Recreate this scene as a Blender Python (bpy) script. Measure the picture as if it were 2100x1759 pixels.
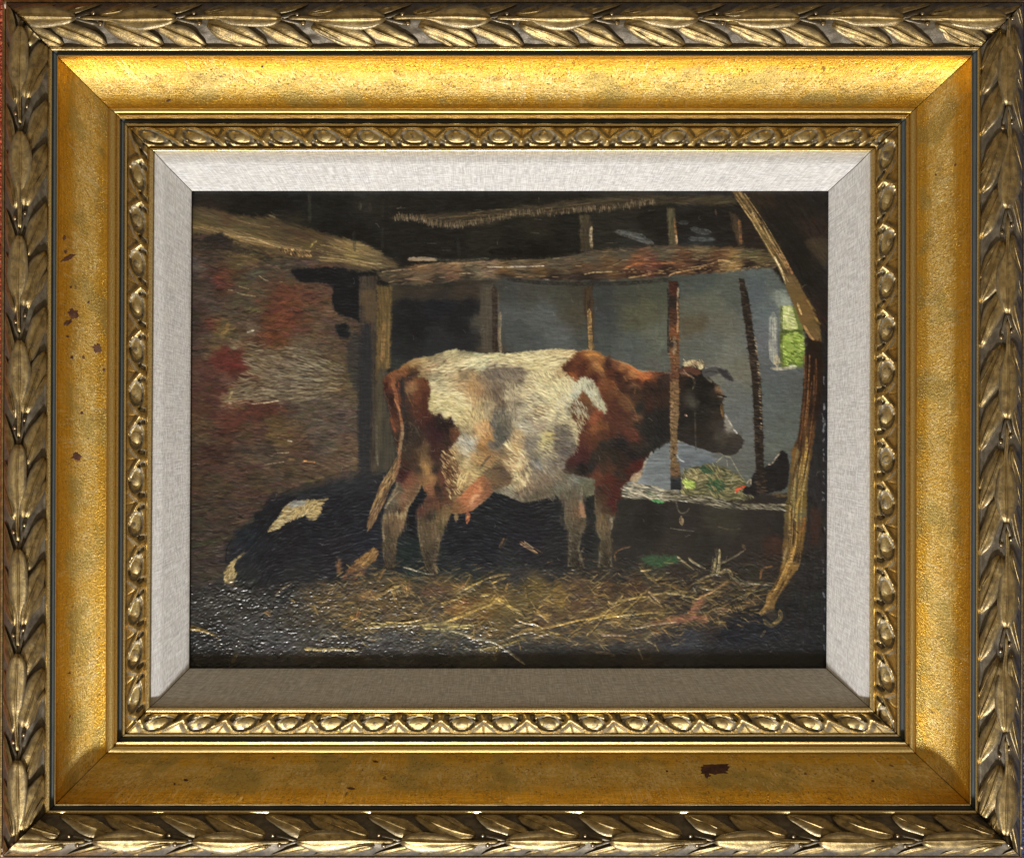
import bpy, bmesh, math, random
import numpy as np
from mathutils import Vector

for o in list(bpy.data.objects): bpy.data.objects.remove(o, do_unlink=True)
scene = bpy.context.scene
COL = scene.collection
S = 0.0003                      # metres per drawing unit: the frame is about 0.63 m wide
HC = 2600.0                     # camera height over the picture plane, drawing units
CXD, CYD = 1050.0, 878.8        # optical axis

# ---------------------------------------------------------------- camera
cam_d = bpy.data.cameras.new('camera'); cam = bpy.data.objects.new('camera', cam_d); COL.objects.link(cam)
cam.location = (0, 0, HC * S); cam.rotation_euler = (0, 0, 0)
cam_d.sensor_width = 36.0; cam_d.lens = 36.0 * HC / 2100.0
cam_d.clip_start = 0.01; cam_d.clip_end = 100
scene.camera = cam

# ---------------------------------------------------------------- light: low window light from the foot of the frame, dim warm room
w = bpy.data.worlds.new('World'); scene.world = w; w.use_nodes = True
bg = w.node_tree.nodes['Background']; bg.inputs[0].default_value = (0.285, 0.224, 0.146, 1); bg.inputs[1].default_value = 1.0

def lamp(name, elev, azim, dist, size, power, col, sizey=None):
    d = bpy.data.lights.new(name, 'AREA'); o = bpy.data.objects.new(name, d); COL.objects.link(o)
    e, a = math.radians(elev), math.radians(azim)
    o.location = Vector((math.sin(a) * math.cos(e), -math.cos(a) * math.cos(e), math.sin(e))) * dist
    o.rotation_euler = (-o.location).to_track_quat('-Z', 'Y').to_euler()
    d.shape = 'RECTANGLE' if sizey else 'DISK'; d.size = size
    if sizey: d.size_y = sizey
    d.energy = power; d.color = col
    return o
lamp('window_sunlight', 30.5, -6, 3.0, 0.26, 122, (1.0, 0.985, 0.95))
lamp('window_skylight', 24, 0, 2.4, 2.8, 5, (0.88, 0.94, 1.0), 0.7)

vs = scene.view_settings
vs.view_transform = 'Standard'; vs.look = 'None'; vs.exposure = 0.0; vs.gamma = 1.0; vs.use_curve_mapping = False
# ---------------------------------------------------------------- the oil painting: pigment colour and paint relief
PX = 1.4                                   # size of one paint sample in drawing units
PX0, PY0, PX1, PY1 = 380.0, 381.0, 1709.0, 1380.0
PNX, PNY = int((PX1 - PX0) / PX) + 1, int((PY1 - PY0) / PX) + 1

def smooth01(a, b, x):
    t = np.clip((x - a) / (b - a + 1e-9), 0, 1)
    return t * t * (3 - 2 * t)

def vnoise(x, y, seed):
    """value noise, any array shape"""
    xi = np.floor(x).astype(np.int64); yi = np.floor(y).astype(np.int64)
    fx = x - xi; fy = y - yi
    fx = fx * fx * (3 - 2 * fx); fy = fy * fy * (3 - 2 * fy)
    def h(a, b):
        n = (a * 374761393 + b * 668265263 + seed * 974634777) & 0xFFFFFFFF
        n = ((n ^ (n >> 13)) * 1274126177) & 0xFFFFFFFF
        return ((n ^ (n >> 16)) & 0xFFFF) / 65535.0
    a = h(xi, yi); b = h(xi + 1, yi); c = h(xi, yi + 1); d = h(xi + 1, yi + 1)
    return (a + (b - a) * fx) * (1 - fy) + (c + (d - c) * fx) * fy

def fbm(x, y, seed, octs=3):
    s = 0; a = 0.5; t = 0
    for i in range(octs):
        s = s + a * vnoise(x * 2 ** i, y * 2 ** i, seed + i * 17); t += a; a *= 0.55
    return s / t

def catmull(pts, closed=False, n=6):
    P = np.array(pts, float)
    if len(P) < 3: return P
    Q = np.vstack([P[-1:], P, P[:2]]) if closed else np.vstack([2 * P[:1] - P[1:2], P, 2 * P[-1:] - P[-2:-1]])
    out = []
    m = len(P) if closed else len(P) - 1
    t = np.linspace(0, 1, n, endpoint=False)[:, None]
    for i in range(m):
        a, b, c, d = Q[i], Q[i + 1], Q[i + 2], Q[i + 3]
        out.append(0.5 * (2 * b + (c - a) * t + (2 * a - 5 * b + 4 * c - d) * t ** 2 + (3 * b - 3 * c + d - a) * t ** 3))
    out = np.vstack(out)
    if not closed: out = np.vstack([out, P[-1:]])
    return out

# a close-up grid of the picture: column c, row r, points in that crop
CX = {'a': 382.8, 'b': 710.9, 'c': 1039.1, 'd': 1367.2}
CY = {1: 382.8, 2: 656.25, 3: 875.0, 4: 1121.1}
def K(cell, *pts):
    x0, y0 = CX[cell[0]], CY[int(cell[1])]
    return [(x0 + p[0] / 6.0, y0 + p[1] / 6.0) for p in pts]

class Canvas:
    def __init__(s):
        s.rng = np.random.default_rng(7)
        s.X, s.Y = np.meshgrid(PX0 + PX * np.arange(PNX), PY0 + PX * np.arange(PNY))
        s.C = np.zeros((PNY, PNX, 3)); s.H = np.zeros((PNY, PNX))
        s.stamps = {}
        s.WX = (fbm(s.X / 14, s.Y / 14, 3) - 0.5); s.WY = (fbm(s.X / 14, s.Y / 14, 31) - 0.5)
        s.WF = (fbm(s.X / 4, s.Y / 4, 57, 2) - 0.5)
    def box(s, pts, pad):
        P = np.asarray(pts)
        x0 = max(int((P[:, 0].min() - pad - PX0) / PX), 0); x1 = min(int((P[:, 0].max() + pad - PX0) / PX) + 2, PNX)
        y0 = max(int((P[:, 1].min() - pad - PY0) / PX), 0); y1 = min(int((P[:, 1].max() + pad - PY0) / PX) + 2, PNY)
        return slice(y0, max(y1, y0)), slice(x0, max(x1, x0))
    def mask(s, pts, soft=2.0, warp=4.0, smooth=True):
        P = catmull(pts, True, 4) if smooth else np.array(pts, float)
        sl = s.box(P, soft + warp + 2)
        x = s.X[sl] + s.WX[sl] * warp; y = s.Y[sl] + s.WY[sl] * warp
        inside = np.zeros(x.shape, bool); d2 = np.full(x.shape, 1e9)
        n = len(P)
        for i in range(n):
            ax, ay = P[i]; bx, by = P[(i + 1) % n]
            ex, ey = bx - ax, by - ay
            if abs(ey) > 1e-9:
                c = ((ay > y) != (by > y)) & (x < ex * (y - ay) / ey + ax)
                inside ^= c
            L = ex * ex + ey * ey + 1e-9
            t = np.clip(((x - ax) * ex + (y - ay) * ey) / L, 0, 1)
            d2 = np.minimum(d2, (x - ax - t * ex) ** 2 + (y - ay - t * ey) ** 2)
        sd = np.where(inside, 1, -1) * np.sqrt(d2) + s.WF[sl] * soft * 1.6
        return sl, smooth01(-soft, soft, sd)
    def field(s, samples, p=2.2, eps=60.0):
        S = np.array([(a, b) + tuple(c) for a, b, c in samples], float)
        gx = np.arange(PX0, PX1 + 8, 6.0); gy = np.arange(PY0, PY1 + 8, 6.0)
        X, Y = np.meshgrid(gx, gy)
        num = np.zeros(X.shape + (3,)); den = np.zeros(X.shape)
        for x, y, r, g, b in S:
            w = 1.0 / ((X - x) ** 2 + (Y - y) ** 2 + eps) ** p
            num += w[..., None] * (r, g, b); den += w
        F = num / den[..., None]
        u = (s.X + s.WX * 16 - PX0) / 6.0; v = (s.Y + s.WY * 16 - PY0) / 6.0
        u = np.clip(u, 0, len(gx) - 1.001); v = np.clip(v, 0, len(gy) - 1.001)
        i = u.astype(int); j = v.astype(int); fu = (u - i)[..., None]; fv = (v - j)[..., None]
        return (F[j, i] * (1 - fu) + F[j, i + 1] * fu) * (1 - fv) + (F[j + 1, i] * (1 - fu) + F[j + 1, i + 1] * fu) * fv
    def fill(s, pts, col, soft=2.0, warp=4.0, a=1.0, h=0.0, smooth=True, grain=0.0, gdir=(30, 4)):
        sl, m = s.mask(pts, soft, warp, smooth)
        m = m * a
        c = np.asarray(col, float)
        if c.ndim == 1 and grain:
            g = fbm(s.X[sl] / gdir[0], s.Y[sl] / gdir[1], int(abs(pts[0][0])) % 97, 3) - 0.5
            c = c[None, None] * (1 + grain * 2 * g[..., None])
        elif c.ndim == 3:
            c = c[sl]
        s.C[sl] = s.C[sl] * (1 - m[..., None]) + c * m[..., None]
        s.H[sl] += m * h
        return sl, m
    def line(s, pts, w0, col, w1=None, a=1.0, h=0.5, soft=1.0, bristle=0.0, jit=0.0, curve=True):
        P = catmull(pts, False, 5) if curve else np.array(pts, float)
        if jit: P = P + s.rng.normal(0, jit, P.shape)
        w1 = w0 if w1 is None else w1
        wm = max(w0, w1)
        sl = s.box(P, wm + 3)
        x = s.X[sl]; y = s.Y[sl]
        if x.size == 0: return
        best = np.full(x.shape, 1e9); bt = np.zeros(x.shape); bs = np.zeros(x.shape)
        seg = np.hypot(*np.diff(P, axis=0).T); cum = np.concatenate([[0], np.cumsum(seg)]); tot = cum[-1] + 1e-9
        for i in range(len(P) - 1):
            ax, ay = P[i]; ex, ey = P[i + 1] - P[i]
            L = ex * ex + ey * ey + 1e-9
            t = np.clip(((x - ax) * ex + (y - ay) * ey) / L, 0, 1)
            dx = x - ax - t * ex; dy = y - ay - t * ey
            d = dx * dx + dy * dy
            k = d < best
            best = np.where(k, d, best); bt = np.where(k, (cum[i] + t * seg[i]) / tot, bt)
            bs = np.where(k, np.sign(ex * dy - ey * dx), bs)
        d = np.sqrt(best)
        hw = (w0 + (w1 - w0) * bt) * 0.5 * np.clip(np.minimum(bt, 1 - bt) * tot / (wm * 0.8) + 0.35, 0, 1)
        m = 1 - smooth01(hw - soft * 0.6, hw + soft * 0.7, d)
        sd = int(abs(P[0, 0] * 3 + P[0, 1])) % 991
        if bristle:
            br = vnoise(bt * tot / 22, (d * bs + 50) / 1.7, sd)
            m = m * (1 - bristle + bristle * smooth01(0.25, 0.65, br))
        dry = smooth01(0.28, 0.62, vnoise(x / 5.5 + sd, y / 3.2, sd + 3) * .6 + vnoise(x / 2.2, y / 2.0 + sd, sd + 9) * .4)
        m = m * (0.42 + 0.58 * dry)
        c = np.asarray(col, float)[None, None] * (0.86 + 0.28 * vnoise(bt * tot / 12, (d * bs + 40) / 2.2, sd + 5))[..., None]
        m = m * a
        s.C[sl] = s.C[sl] * (1 - m[..., None]) + c * m[..., None]
        s.H[sl] += m * h
    def stamp(s, ang, L, W):
        key = (int(round(ang / (math.pi / 40))) % 40, L, W, int(s.rng.integers(0, 3)))
        if key in s.stamps: return s.stamps[key]
        an = key[0] * math.pi / 40
        R = int((L / 2 + W) / PX) + 2
        x, y = np.meshgrid(np.arange(-R, R + 1) * PX, np.arange(-R, R + 1) * PX)
        u = x * math.cos(an) + y * math.sin(an); v = -x * math.sin(an) + y * math.cos(an)
        bow = key[3] - 1
        v = v + bow * (u / L) ** 2 * L * 0.12
        du = np.maximum(np.abs(u) - (L / 2 - W / 2), 0)
        d = np.sqrt(du * du + v * v)
        m = 1 - smooth01(W * 0.5 - 0.8, W * 0.5 + 0.7, d)
        br = vnoise(u / 16 + 9, v / 1.5 + 40, key[3] * 7 + 1)
        m = m * (0.55 + 0.45 * smooth01(0.2, 0.7, br)) if W > 3 else m
        m = m * smooth01(-L / 2 - W, -L / 2 + L * 0.25, u) * smooth01(-L / 2 - W, -L / 2 + L * 0.25, -u) if W <= 3 else m
        hh = m * (0.5 + 0.6 * br)
        s.stamps[key] = (R, m, hh)
        return s.stamps[key]
    def strokes(s, region, n, L, W, ang, src=None, jit=0.12, a=0.8, h=0.5, hue=6.0, lift=0.0, pal=None):
        """many brush marks; region = (slices, mask) or None; ang = number or f(x, y); colour taken from src picture"""
        rng = s.rng
        if region is None:
            ys = rng.integers(0, PNY, n); xs = rng.integers(0, PNX, n)
        else:
            sl, m = region
            cand = np.argwhere(m > 0.5)
            if len(cand) == 0: return
            k = cand[rng.integers(0, len(cand), n)]
            ys = k[:, 0] + sl[0].start; xs = k[:, 1] + sl[1].start
        src = s.C.copy() if src is None else src
        for x, y in zip(xs, ys):
            dx, dy = PX0 + PX * x, PY0 + PX * y
            an = (ang(dx, dy) if callable(ang) else ang) + rng.normal(0, 0.16)
            R, m, hh = s.stamp(an, L, W)
            y0, y1, x0, x1 = y - R, y + R + 1, x - R, x + R + 1
            if y0 < 0 or x0 < 0 or y1 > PNY or x1 > PNX: continue
            if pal is None:
                col = src[y, x] * (1 + rng.normal(lift, jit)) + rng.normal(0, hue, 3) * 0.5
            else:
                col = np.array(pal[rng.integers(0, len(pal))], float) * (1 + rng.normal(0, jit))
            aa = (m * a)[..., None]
            s.C[y0:y1, x0:x1] = s.C[y0:y1, x0:x1] * (1 - aa) + np.clip(col, 4, 245) * aa
            s.H[y0:y1, x0:x1] = s.H[y0:y1, x0:x1] * (1 - m * 0.35) + hh * h * rng.uniform(0.5, 1.3)

def cv_gm(cv):
    return smooth01(1170, 1215, cv.Y + 30 * (fbm(cv.X / 70, cv.Y / 70, 9) - .5)) * (.6 + .8 * fbm(cv.X / 60, cv.Y / 25, 19, 3))

def make_painting():
    cv = Canvas(); rng = cv.rng
    rect = lambda x0, y0, x1, y1: [(x0, y0), (x1, y0), (x1, y1), (x0, y1)]
    # ---- underpainting of the whole barn
    base = [
     (390,385,(24,24,20)),(450,400,(30,28,22)),(560,400,(20,20,19)),(700,400,(26,26,22)),(830,400,(30,29,24)),(1000,400,(26,25,21)),(1150,400,(28,26,21)),
     (1300,400,(40,36,28)),(1420,405,(36,35,31)),(1480,410,(30,27,23)),(430,415,(38,30,25)),(500,425,(24,23,20)),(600,420,(22,23,23)),(700,440,(24,25,24)),(740,420,(36,35,30)),
     (830,470,(28,27,24)),(900,500,(27,26,23)),(1000,480,(34,32,26)),(1100,470,(36,34,26)),(1100,515,(20,19,17)),(1060,500,(26,25,22)),(1160,480,(28,27,23)),(1250,470,(36,35,29)),(1300,500,(40,40,36)),
     (1340,450,(28,26,22)),(1430,450,(27,25,22)),(1440,500,(38,40,40)),(1480,470,(30,27,24)),(1540,490,(38,30,24)),
     (720,480,(22,22,21)),(680,470,(22,23,22)),(640,440,(26,28,24)),(600,450,(40,36,26)),
     # right side dark
     (1560,410,(44,34,24)),(1620,420,(34,28,23)),(1680,410,(32,28,24)),(1600,470,(33,29,23)),(1640,520,(28,25,21)),(1680,470,(46,34,28)),(1675,520,(58,48,34)),(1690,560,(40,38,36)),
     (1660,570,(30,26,22)),(1680,620,(40,30,24)),(1670,660,(44,30,22)),(1690,700,(34,30,28)),(1690,800,(32,28,25)),(1690,900,(34,33,34)),(1690,1000,(38,36,36)),(1690,1100,(40,34,31)),
     # ground
     (400,1200,(44,42,40)),(420,1250,(48,46,43)),(420,1310,(40,40,40)),(500,1230,(50,49,46)),(500,1290,(58,58,57)),(560,1330,(60,60,62)),(560,1210,(42,42,42)),(620,1260,(62,58,50)),
     (640,1310,(64,62,58)),(700,1200,(66,58,46)),(720,1260,(70,62,44)),(700,1330,(58,57,54)),(800,1200,(66,58,44)),(800,1240,(72,62,46)),(800,1300,(64,64,62)),(800,1340,(60,60,60)),(900,1220,(66,56,44)),(900,1250,(70,62,50)),(900,1310,(66,65,60)),
     (960,1210,(62,56,40)),(960,1240,(104,76,40)),(1000,1240,(96,72,38)),(1020,1290,(82,74,52)),(960,1320,(62,62,58)),(1050,1240,(96,84,52)),(1060,1300,(66,62,54)),(1060,1340,(52,52,52)),
     (1100,1210,(86,74,42)),(1140,1230,(104,88,52)),(1130,1260,(80,62,48)),(1180,1210,(72,58,46)),(1200,1240,(78,60,44)),(1250,1210,(64,50,38)),(1250,1250,(82,68,44)),(1150,1300,(62,60,54)),(1240,1300,(70,64,54)),
     (1300,1200,(68,50,38)),(1330,1250,(74,62,42)),(1300,1290,(66,62,54)),(1250,1335,(50,50,50)),(1150,1345,(48,48,48)),(1380,1200,(48,42,36)),(1380,1290,(48,46,46)),(1400,1320,(52,54,60)),(1450,1190,(44,40,34)),(1450,1230,(52,46,38)),(1470,1270,(48,42,36)),
     (1500,1300,(30,33,40)),(1540,1250,(36,34,32)),(1560,1290,(30,33,40)),(1560,1330,(36,37,40)),(1640,1250,(34,34,34)),(1640,1310,(34,35,38)),(1690,1250,(34,34,36)),(1690,1340,(30,31,33)),(1660,1180,(36,34,33)),
     (420,1345,(38,37,36)),(700,1350,(52,48,44)),(900,1350,(50,49,46)),(1500,1345,(40,41,43)),
     # below the manger
     (1270,1060,(40,38,34)),(1330,1080,(34,32,30)),(1400,1070,(42,38,34)),(1480,1070,(50,48,40)),(1560,1070,(42,38,34)),(1600,1090,(36,33,30)),(1300,1130,(40,38,36)),(1380,1120,(46,42,36)),(1450,1120,(40,37,33)),(1540,1130,(44,38,34)),(1590,1110,(56,38,30)),
     (1330,1170,(54,52,42)),(1270,1180,(46,44,40)),(1540,1180,(46,42,34)),(1600,1180,(44,38,32)),
     # dark under the cow
     (760,1100,(26,29,36)),(840,1090,(24,30,32)),(840,1150,(32,42,40)),(940,1090,(26,29,36)),(1000,1080,(28,31,37)),(1060,1060,(29,31,35)),(1120,1080,(31,31,36)),(1000,1130,(28,31,38)),(1080,1130,(32,33,37)),(1050,1180,(48,47,46)),(960,1170,(36,40,40)),(1140,1170,(42,42,42)),(1210,1080,(33,35,35)),(1210,1160,(42,41,38)),
    ]
    F = cv.field(base)
    cv.C[:] = F
    # ---- grey back wall with its posts
    wall = [(803,590,(60,54,42)),(880,590,(52,47,40)),(960,590,(58,50,42)),(840,625,(27,29,33)),(900,615,(25,28,36)),(960,625,(28,29,32)),(850,670,(26,28,31)),(940,670,(29,30,33)),(830,720,(33,35,36)),(900,700,(38,40,42)),(960,705,(36,37,38)),(820,745,(46,48,46)),
     (1000,600,(72,66,56)),(995,660,(74,70,62)),(1000,715,(66,58,48)),(1040,600,(62,64,62)),(1040,640,(78,82,82)),(1060,690,(70,74,74)),(1090,600,(66,66,60)),(1110,640,(84,88,87)),(1150,600,(68,68,60)),(1140,690,(84,88,87)),(1100,710,(72,76,76)),(1185,640,(70,66,54)),(1180,600,(62,60,50)),
     (1235,600,(58,60,58)),(1240,660,(62,66,66)),(1240,710,(70,75,74)),(1290,600,(66,68,60)),(1300,650,(80,80,64)),(1330,630,(84,84,66)),(1300,710,(82,88,84)),(1350,690,(92,95,84)),(1345,600,(70,74,62)),(1350,745,(88,90,84)),(1280,730,(82,86,84)),
     (1400,580,(68,74,70)),(1440,580,(72,80,76)),(1420,630,(92,94,82)),(1425,660,(88,80,64)),(1460,620,(96,98,86)),(1480,660,(98,98,86)),(1500,600,(82,86,80)),(1440,710,(92,94,88)),(1500,720,(108,110,100)),(1480,760,(112,112,100)),(1460,700,(94,96,90)),(1525,760,(108,106,92)),
     (1555,600,(82,90,94)),(1570,640,(94,102,106)),(1560,700,(96,100,104)),(1580,620,(92,100,100)),(1600,590,(84,92,88)),(1600,610,(120,128,118)),(1575,760,(88,92,94)),(1600,790,(84,90,90)),(1630,800,(84,88,86)),(1580,830,(88,94,93)),(1620,860,(86,92,88)),
     (1500,800,(100,102,98)),(1520,840,(96,100,98)),(1530,890,(96,99,97)),(1590,890,(88,94,90)),(1590,920,(92,96,90)),(1535,930,(98,100,97)),(1520,960,(92,95,90)),(1580,950,(80,84,80)),(1480,950,(96,98,94)),(1400,980,(96,100,100)),(1430,950,(112,120,124)),(1560,980,(84,88,84)),
     (1350,950,(132,140,142)),(1345,980,(124,132,136)),(1365,915,(112,122,126)),(1330,960,(128,134,136)),(1405,920,(124,130,134)),(1420,940,(110,118,124))]
    WF = cv.field(wall) * np.array([.93, .945, .955])
    wpoly = [(800,570),(900,566),(1050,560),(1250,560),(1400,555),(1580,545),(1612,590),(1650,690),(1650,780),(1642,880),(1625,930),(1618,1010),(1420,1016),(1290,1010),(1250,990),(1230,800),(800,800)]
    wr = cv.fill(wpoly, WF, 3, 3, smooth=False)
    cv.strokes(wr, 5200, 16, 4, lambda x, y: 0.12 if x > 1000 else 0.05, jit=0.05, a=0.5, h=0.35, hue=3)
    cv.strokes(wr, 2600, 11, 3.2, lambda x, y: 1.5 if rng.random() < .5 else 0.1, jit=0.09, a=0.5, h=0.3, hue=3)
    cv.strokes(wr, 500, 34, 8, lambda x, y: rng.choice([.1, 1.5, .7]) + rng.normal(0, .2), jit=0.11, a=0.42, h=0.4, hue=5)
    # ---- brick wall on the left
    brick = [(400,515,(62,52,44)),(440,500,(46,38,34)),(430,530,(52,46,40)),(470,520,(58,50,40)),(480,540,(76,66,44)),(520,525,(92,80,54)),(545,535,(66,58,42)),(430,560,(66,52,44)),(460,560,(86,52,40)),(400,570,(60,54,48)),(405,545,(72,70,68)),(520,560,(62,62,54)),(560,555,(64,62,54)),(560,575,(72,56,46)),(600,560,(60,56,48)),
     (450,580,(84,42,38)),(430,590,(54,48,44)),(500,590,(64,58,46)),(530,590,(72,66,52)),(580,600,(96,54,40)),(600,620,(104,58,42)),(570,640,(112,60,42)),(610,640,(98,58,44)),(580,660,(112,58,42)),(560,680,(112,62,42)),(560,700,(104,54,36)),(640,610,(90,60,48)),(660,600,(80,64,52)),(640,640,(82,66,52)),(620,670,(92,62,46)),
     (680,640,(82,68,54)),(650,680,(84,70,54)),(700,680,(66,56,48)),(720,670,(70,58,50)),(420,620,(56,48,46)),(400,660,(50,46,44)),(440,640,(64,58,52)),(480,630,(70,64,54)),(500,620,(70,66,52)),(480,660,(68,60,48)),(432,664,(96,48,42)),(450,660,(92,76,46)),(462,678,(108,92,56)),(500,672,(60,52,42)),(517,675,(120,112,90)),(530,668,(44,32,26)),(525,700,(76,50,38)),
     (440,700,(84,74,50)),(420,690,(60,52,48)),(400,720,(58,46,42)),(430,725,(74,62,48)),(480,705,(110,102,80)),(500,705,(96,76,54)),(450,735,(94,36,32)),(470,750,(92,28,28)),(490,745,(88,30,28)),(470,730,(100,36,32)),(420,750,(76,56,48)),(520,725,(106,92,68)),(510,745,(120,108,86)),(545,735,(104,94,72)),(560,725,(116,106,74)),(540,715,(70,48,34)),
     (430,770,(84,54,48)),(460,770,(86,60,54)),(500,770,(90,52,44)),(400,780,(74,54,48)),(580,745,(112,104,86)),(610,735,(110,104,86)),(640,715,(84,74,60)),(620,700,(88,82,66)),(660,730,(78,68,54)),(680,750,(80,70,50)),(540,765,(112,98,78)),(580,775,(108,104,90)),(620,770,(110,108,92)),(645,755,(104,104,88)),(600,790,(96,92,80)),(650,785,(102,98,82)),(560,800,(92,86,72)),(510,790,(92,74,54)),(500,805,(120,112,88)),
     (476,805,(140,128,92)),(472,815,(146,130,96)),(490,815,(96,84,64)),(460,800,(72,32,30)),(440,810,(76,44,38)),(410,820,(74,48,40)),(440,840,(72,44,36)),(520,838,(84,46,38)),(560,835,(78,44,36)),(500,850,(80,46,38)),(470,860,(84,50,40)),(560,815,(104,96,78)),(620,810,(100,92,76)),(680,790,(96,82,54)),(700,770,(76,68,52)),(680,820,(80,74,62)),
     (590,840,(62,54,48)),(630,835,(72,68,60)),(660,850,(70,66,60)),(560,865,(86,68,44)),(570,880,(96,78,48)),(540,880,(68,48,44)),(520,870,(70,52,42)),(460,890,(66,44,38)),(400,865,(72,56,36)),(410,890,(60,52,40)),(600,895,(82,66,48)),(650,880,(78,72,64)),(700,860,(72,68,62)),(620,920,(68,54,48)),(660,920,(72,66,60)),(500,920,(70,58,50)),(540,930,(66,60,54)),
     (440,930,(58,38,32)),(420,960,(54,40,32)),(400,1000,(56,44,32)),(480,960,(62,48,40)),(540,970,(60,50,40)),(600,960,(66,56,44)),(640,960,(70,58,46)),(690,960,(80,66,54)),(700,940,(86,74,60)),(720,930,(88,76,60)),(660,980,(66,58,46)),(580,990,(60,52,44)),(500,1010,(58,48,38)),(440,1010,(54,46,36)),(400,1060,(46,42,36)),(460,1060,(50,44,38)),(520,1040,(56,44,38)),(430,1110,(46,44,38)),(400,1150,(42,40,38)),(460,1120,(46,44,40)),(430,1180,(44,42,40))]
    BF = cv.field([(x, y, tuple((.78 * np.array(c) + .22 * np.array((84, 58, 42))) * (.90 if c[0] > 1.45 * c[1] else 1.0))) for x, y, c in brick], eps=90)
    bpoly = [(385,478),(440,478),(480,498),(520,504),(604,526),(716,545),(745,548),(748,980),(620,1010),(520,1075),(475,1110),(462,1170),(430,1195),(385,1200)]
    br = cv.fill(bpoly, BF, 4, 8, smooth=False)
    cv.strokes(br, 6000, 22, 4, lambda x, y: 0.04 + 0.15 * math.sin(y / 37 + x / 90), jit=0.14, a=0.5, h=0.5, hue=7)
    cv.strokes(br, 900, 34, 8, lambda x, y: rng.normal(0, .25), jit=0.16, a=0.5, h=0.6, hue=8)
    for yy in np.arange(560, 960, 13.0):
        for q in range(7):
            x0 = rng.uniform(400, 690); cv.line([(x0, yy + rng.normal(0, 2)), (x0 + rng.uniform(20, 45), yy + rng.normal(0, 2))], 2.2, (44,34,28), a=.38, bristle=.6, h=-.4)
    cv.strokes(br, 4200, 13, 2.2, lambda x, y: 0.05 + 0.2 * math.sin(y / 23 + x / 60) + rng.normal(0, .25), jit=0.2, a=0.42, h=0.5, hue=7)
    cv.strokes(br, 2600, 15, 1.8, lambda x, y: rng.normal(0.02, .16), jit=0.14, lift=.26, a=0.5, h=1.1, hue=6)
    cv.strokes(br, 1300, 16, 2.6, lambda x, y: rng.normal(0.02, .16), jit=0.14, lift=-.30, a=0.5, h=-.2, hue=6)
    for poly, pal in [([(530,560),(600,560),(675,585),(670,640),(620,680),(600,730),(545,730),(530,660),(505,610)],[(104,64,48),(92,56,44),(112,70,52),(80,54,44)]),([(438,722),(478,716),(512,735),(502,760),(470,764),(440,745)],[(88,40,34),(76,36,32),(96,48,40)]),([(460,830),(560,824),(590,840),(520,862),(450,880)],[(88,46,36),(76,42,36)]),([(395,730),(440,760),(450,840),(400,860)],[(74,44,38),(66,44,38)])]:
        cv.strokes(cv.mask(poly, 10, 22), 190, 17, 4.5, lambda x, y: rng.normal(.15, .4), pal=pal, jit=.14, a=.30, h=.5)
    pale = cv.mask([(505,700),(560,715),(640,715),(700,760),(690,800),(620,820),(490,822),(470,812),(500,760)], 12, 16)
    cv.strokes(pale, 700, 22, 1.9, lambda x, y: 0.15 * math.sin(y / 19) + 0.08, pal=[(146,136,112),(122,114,94),(64,52,40),(58,46,36),(136,124,96)], jit=0.1, a=0.6, h=1.1)
    for p, w, c in [(K('a1',(620,1300),(720,1325),(850,1345)),2.2,(160,140,105)),(K('a1',(640,1220),(770,1255)),2,(150,132,100)),(K('a1',(890,1090),(960,1140),(1010,1155)),2,(150,136,112)),
                    (K('a1',(510,1265),(570,1270)),2,(170,150,118)),(K('a1',(1140,1165),(1180,1168)),2.4,(176,160,130)),(K('a2',(800,1025),(900,1018),(1020,1005),(1130,985)),2.6,(198,182,150)),
                    (K('a2',(740,150),(830,120)),3.4,(200,194,170)),(K('a2',(520,960),(560,870)),5,(158,142,96)),(K('a2',(510,1010),(560,1015)),3,(170,150,130)),(K('a2',(500,390),(620,370)),2,(46,34,26)),
                    (K('a2',(430,160),(480,120),(520,20)),8,(124,98,56)),(K('a2',(560,330),(610,345)),6,(134,124,98)),(K('a3',(1110,315),(1180,318),(1260,310)),2.2,(176,160,136)),(K('a3',(950,460),(1100,440),(1200,425)),2,(150,132,112)),
                    (K('a3',(1440,415),(1500,425),(1580,432)),2.6,(232,160,90)),(K('a3',(1240,165),(1300,175)),2,(190,180,160)),(K('a3',(1250,390),(1330,400)),5,(136,102,66))]:
        cv.line(p, w, c, a=0.85, h=1.0)
    # dark notch beside the post
    cv.fill([(600,552),(660,548),(735,548),(760,575),(738,600),(740,660),(728,656),(714,650),(694,643),(686,632),(680,612),(683,592),(666,581),(640,580),(616,577),(604,566)], (22,24,29), 3, 5, grain=.12)
    cv.fill([(690,668),(712,664),(716,690),(700,692),(692,684)], (24,27,30), 4, 5)
    cv.fill([(718,690),(738,690),(738,800),(722,790),(710,740)], (42,44,44), 6, 4, a=.7)
    # ---- left diagonal beam
    beam = [(385,424),(420,424),(449,431),(490,440),(524,446),(546,443),(560,441),(574,452),(620,464),(648,470),(673,482),(705,490),(728,494),(748,500),(769,513),(806,535),(806,545),(770,552),(740,556),(716,552),(660,536),(604,526),(560,514),(521,504),(478,498),(438,477),(400,478),(385,480)]
    bm = [(400,435,(72,62,42)),(440,445,(78,66,46)),(500,460,(78,68,46)),(560,470,(76,64,44)),(620,480,(72,56,40)),(660,500,(70,58,42)),(640,505,(88,74,46)),(600,500,(80,66,46)),(480,485,(96,82,54)),(420,468,(88,74,48)),(540,497,(96,80,52)),(700,505,(124,104,68)),(730,505,(130,112,76)),(720,520,(126,110,66)),(690,520,(80,66,48)),(760,525,(112,96,66)),(740,540,(78,66,48)),(780,540,(90,78,56)),(700,535,(70,58,46)),(650,525,(72,60,46)),(470,440,(70,52,38)),(600,465,(66,56,40))]
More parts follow.
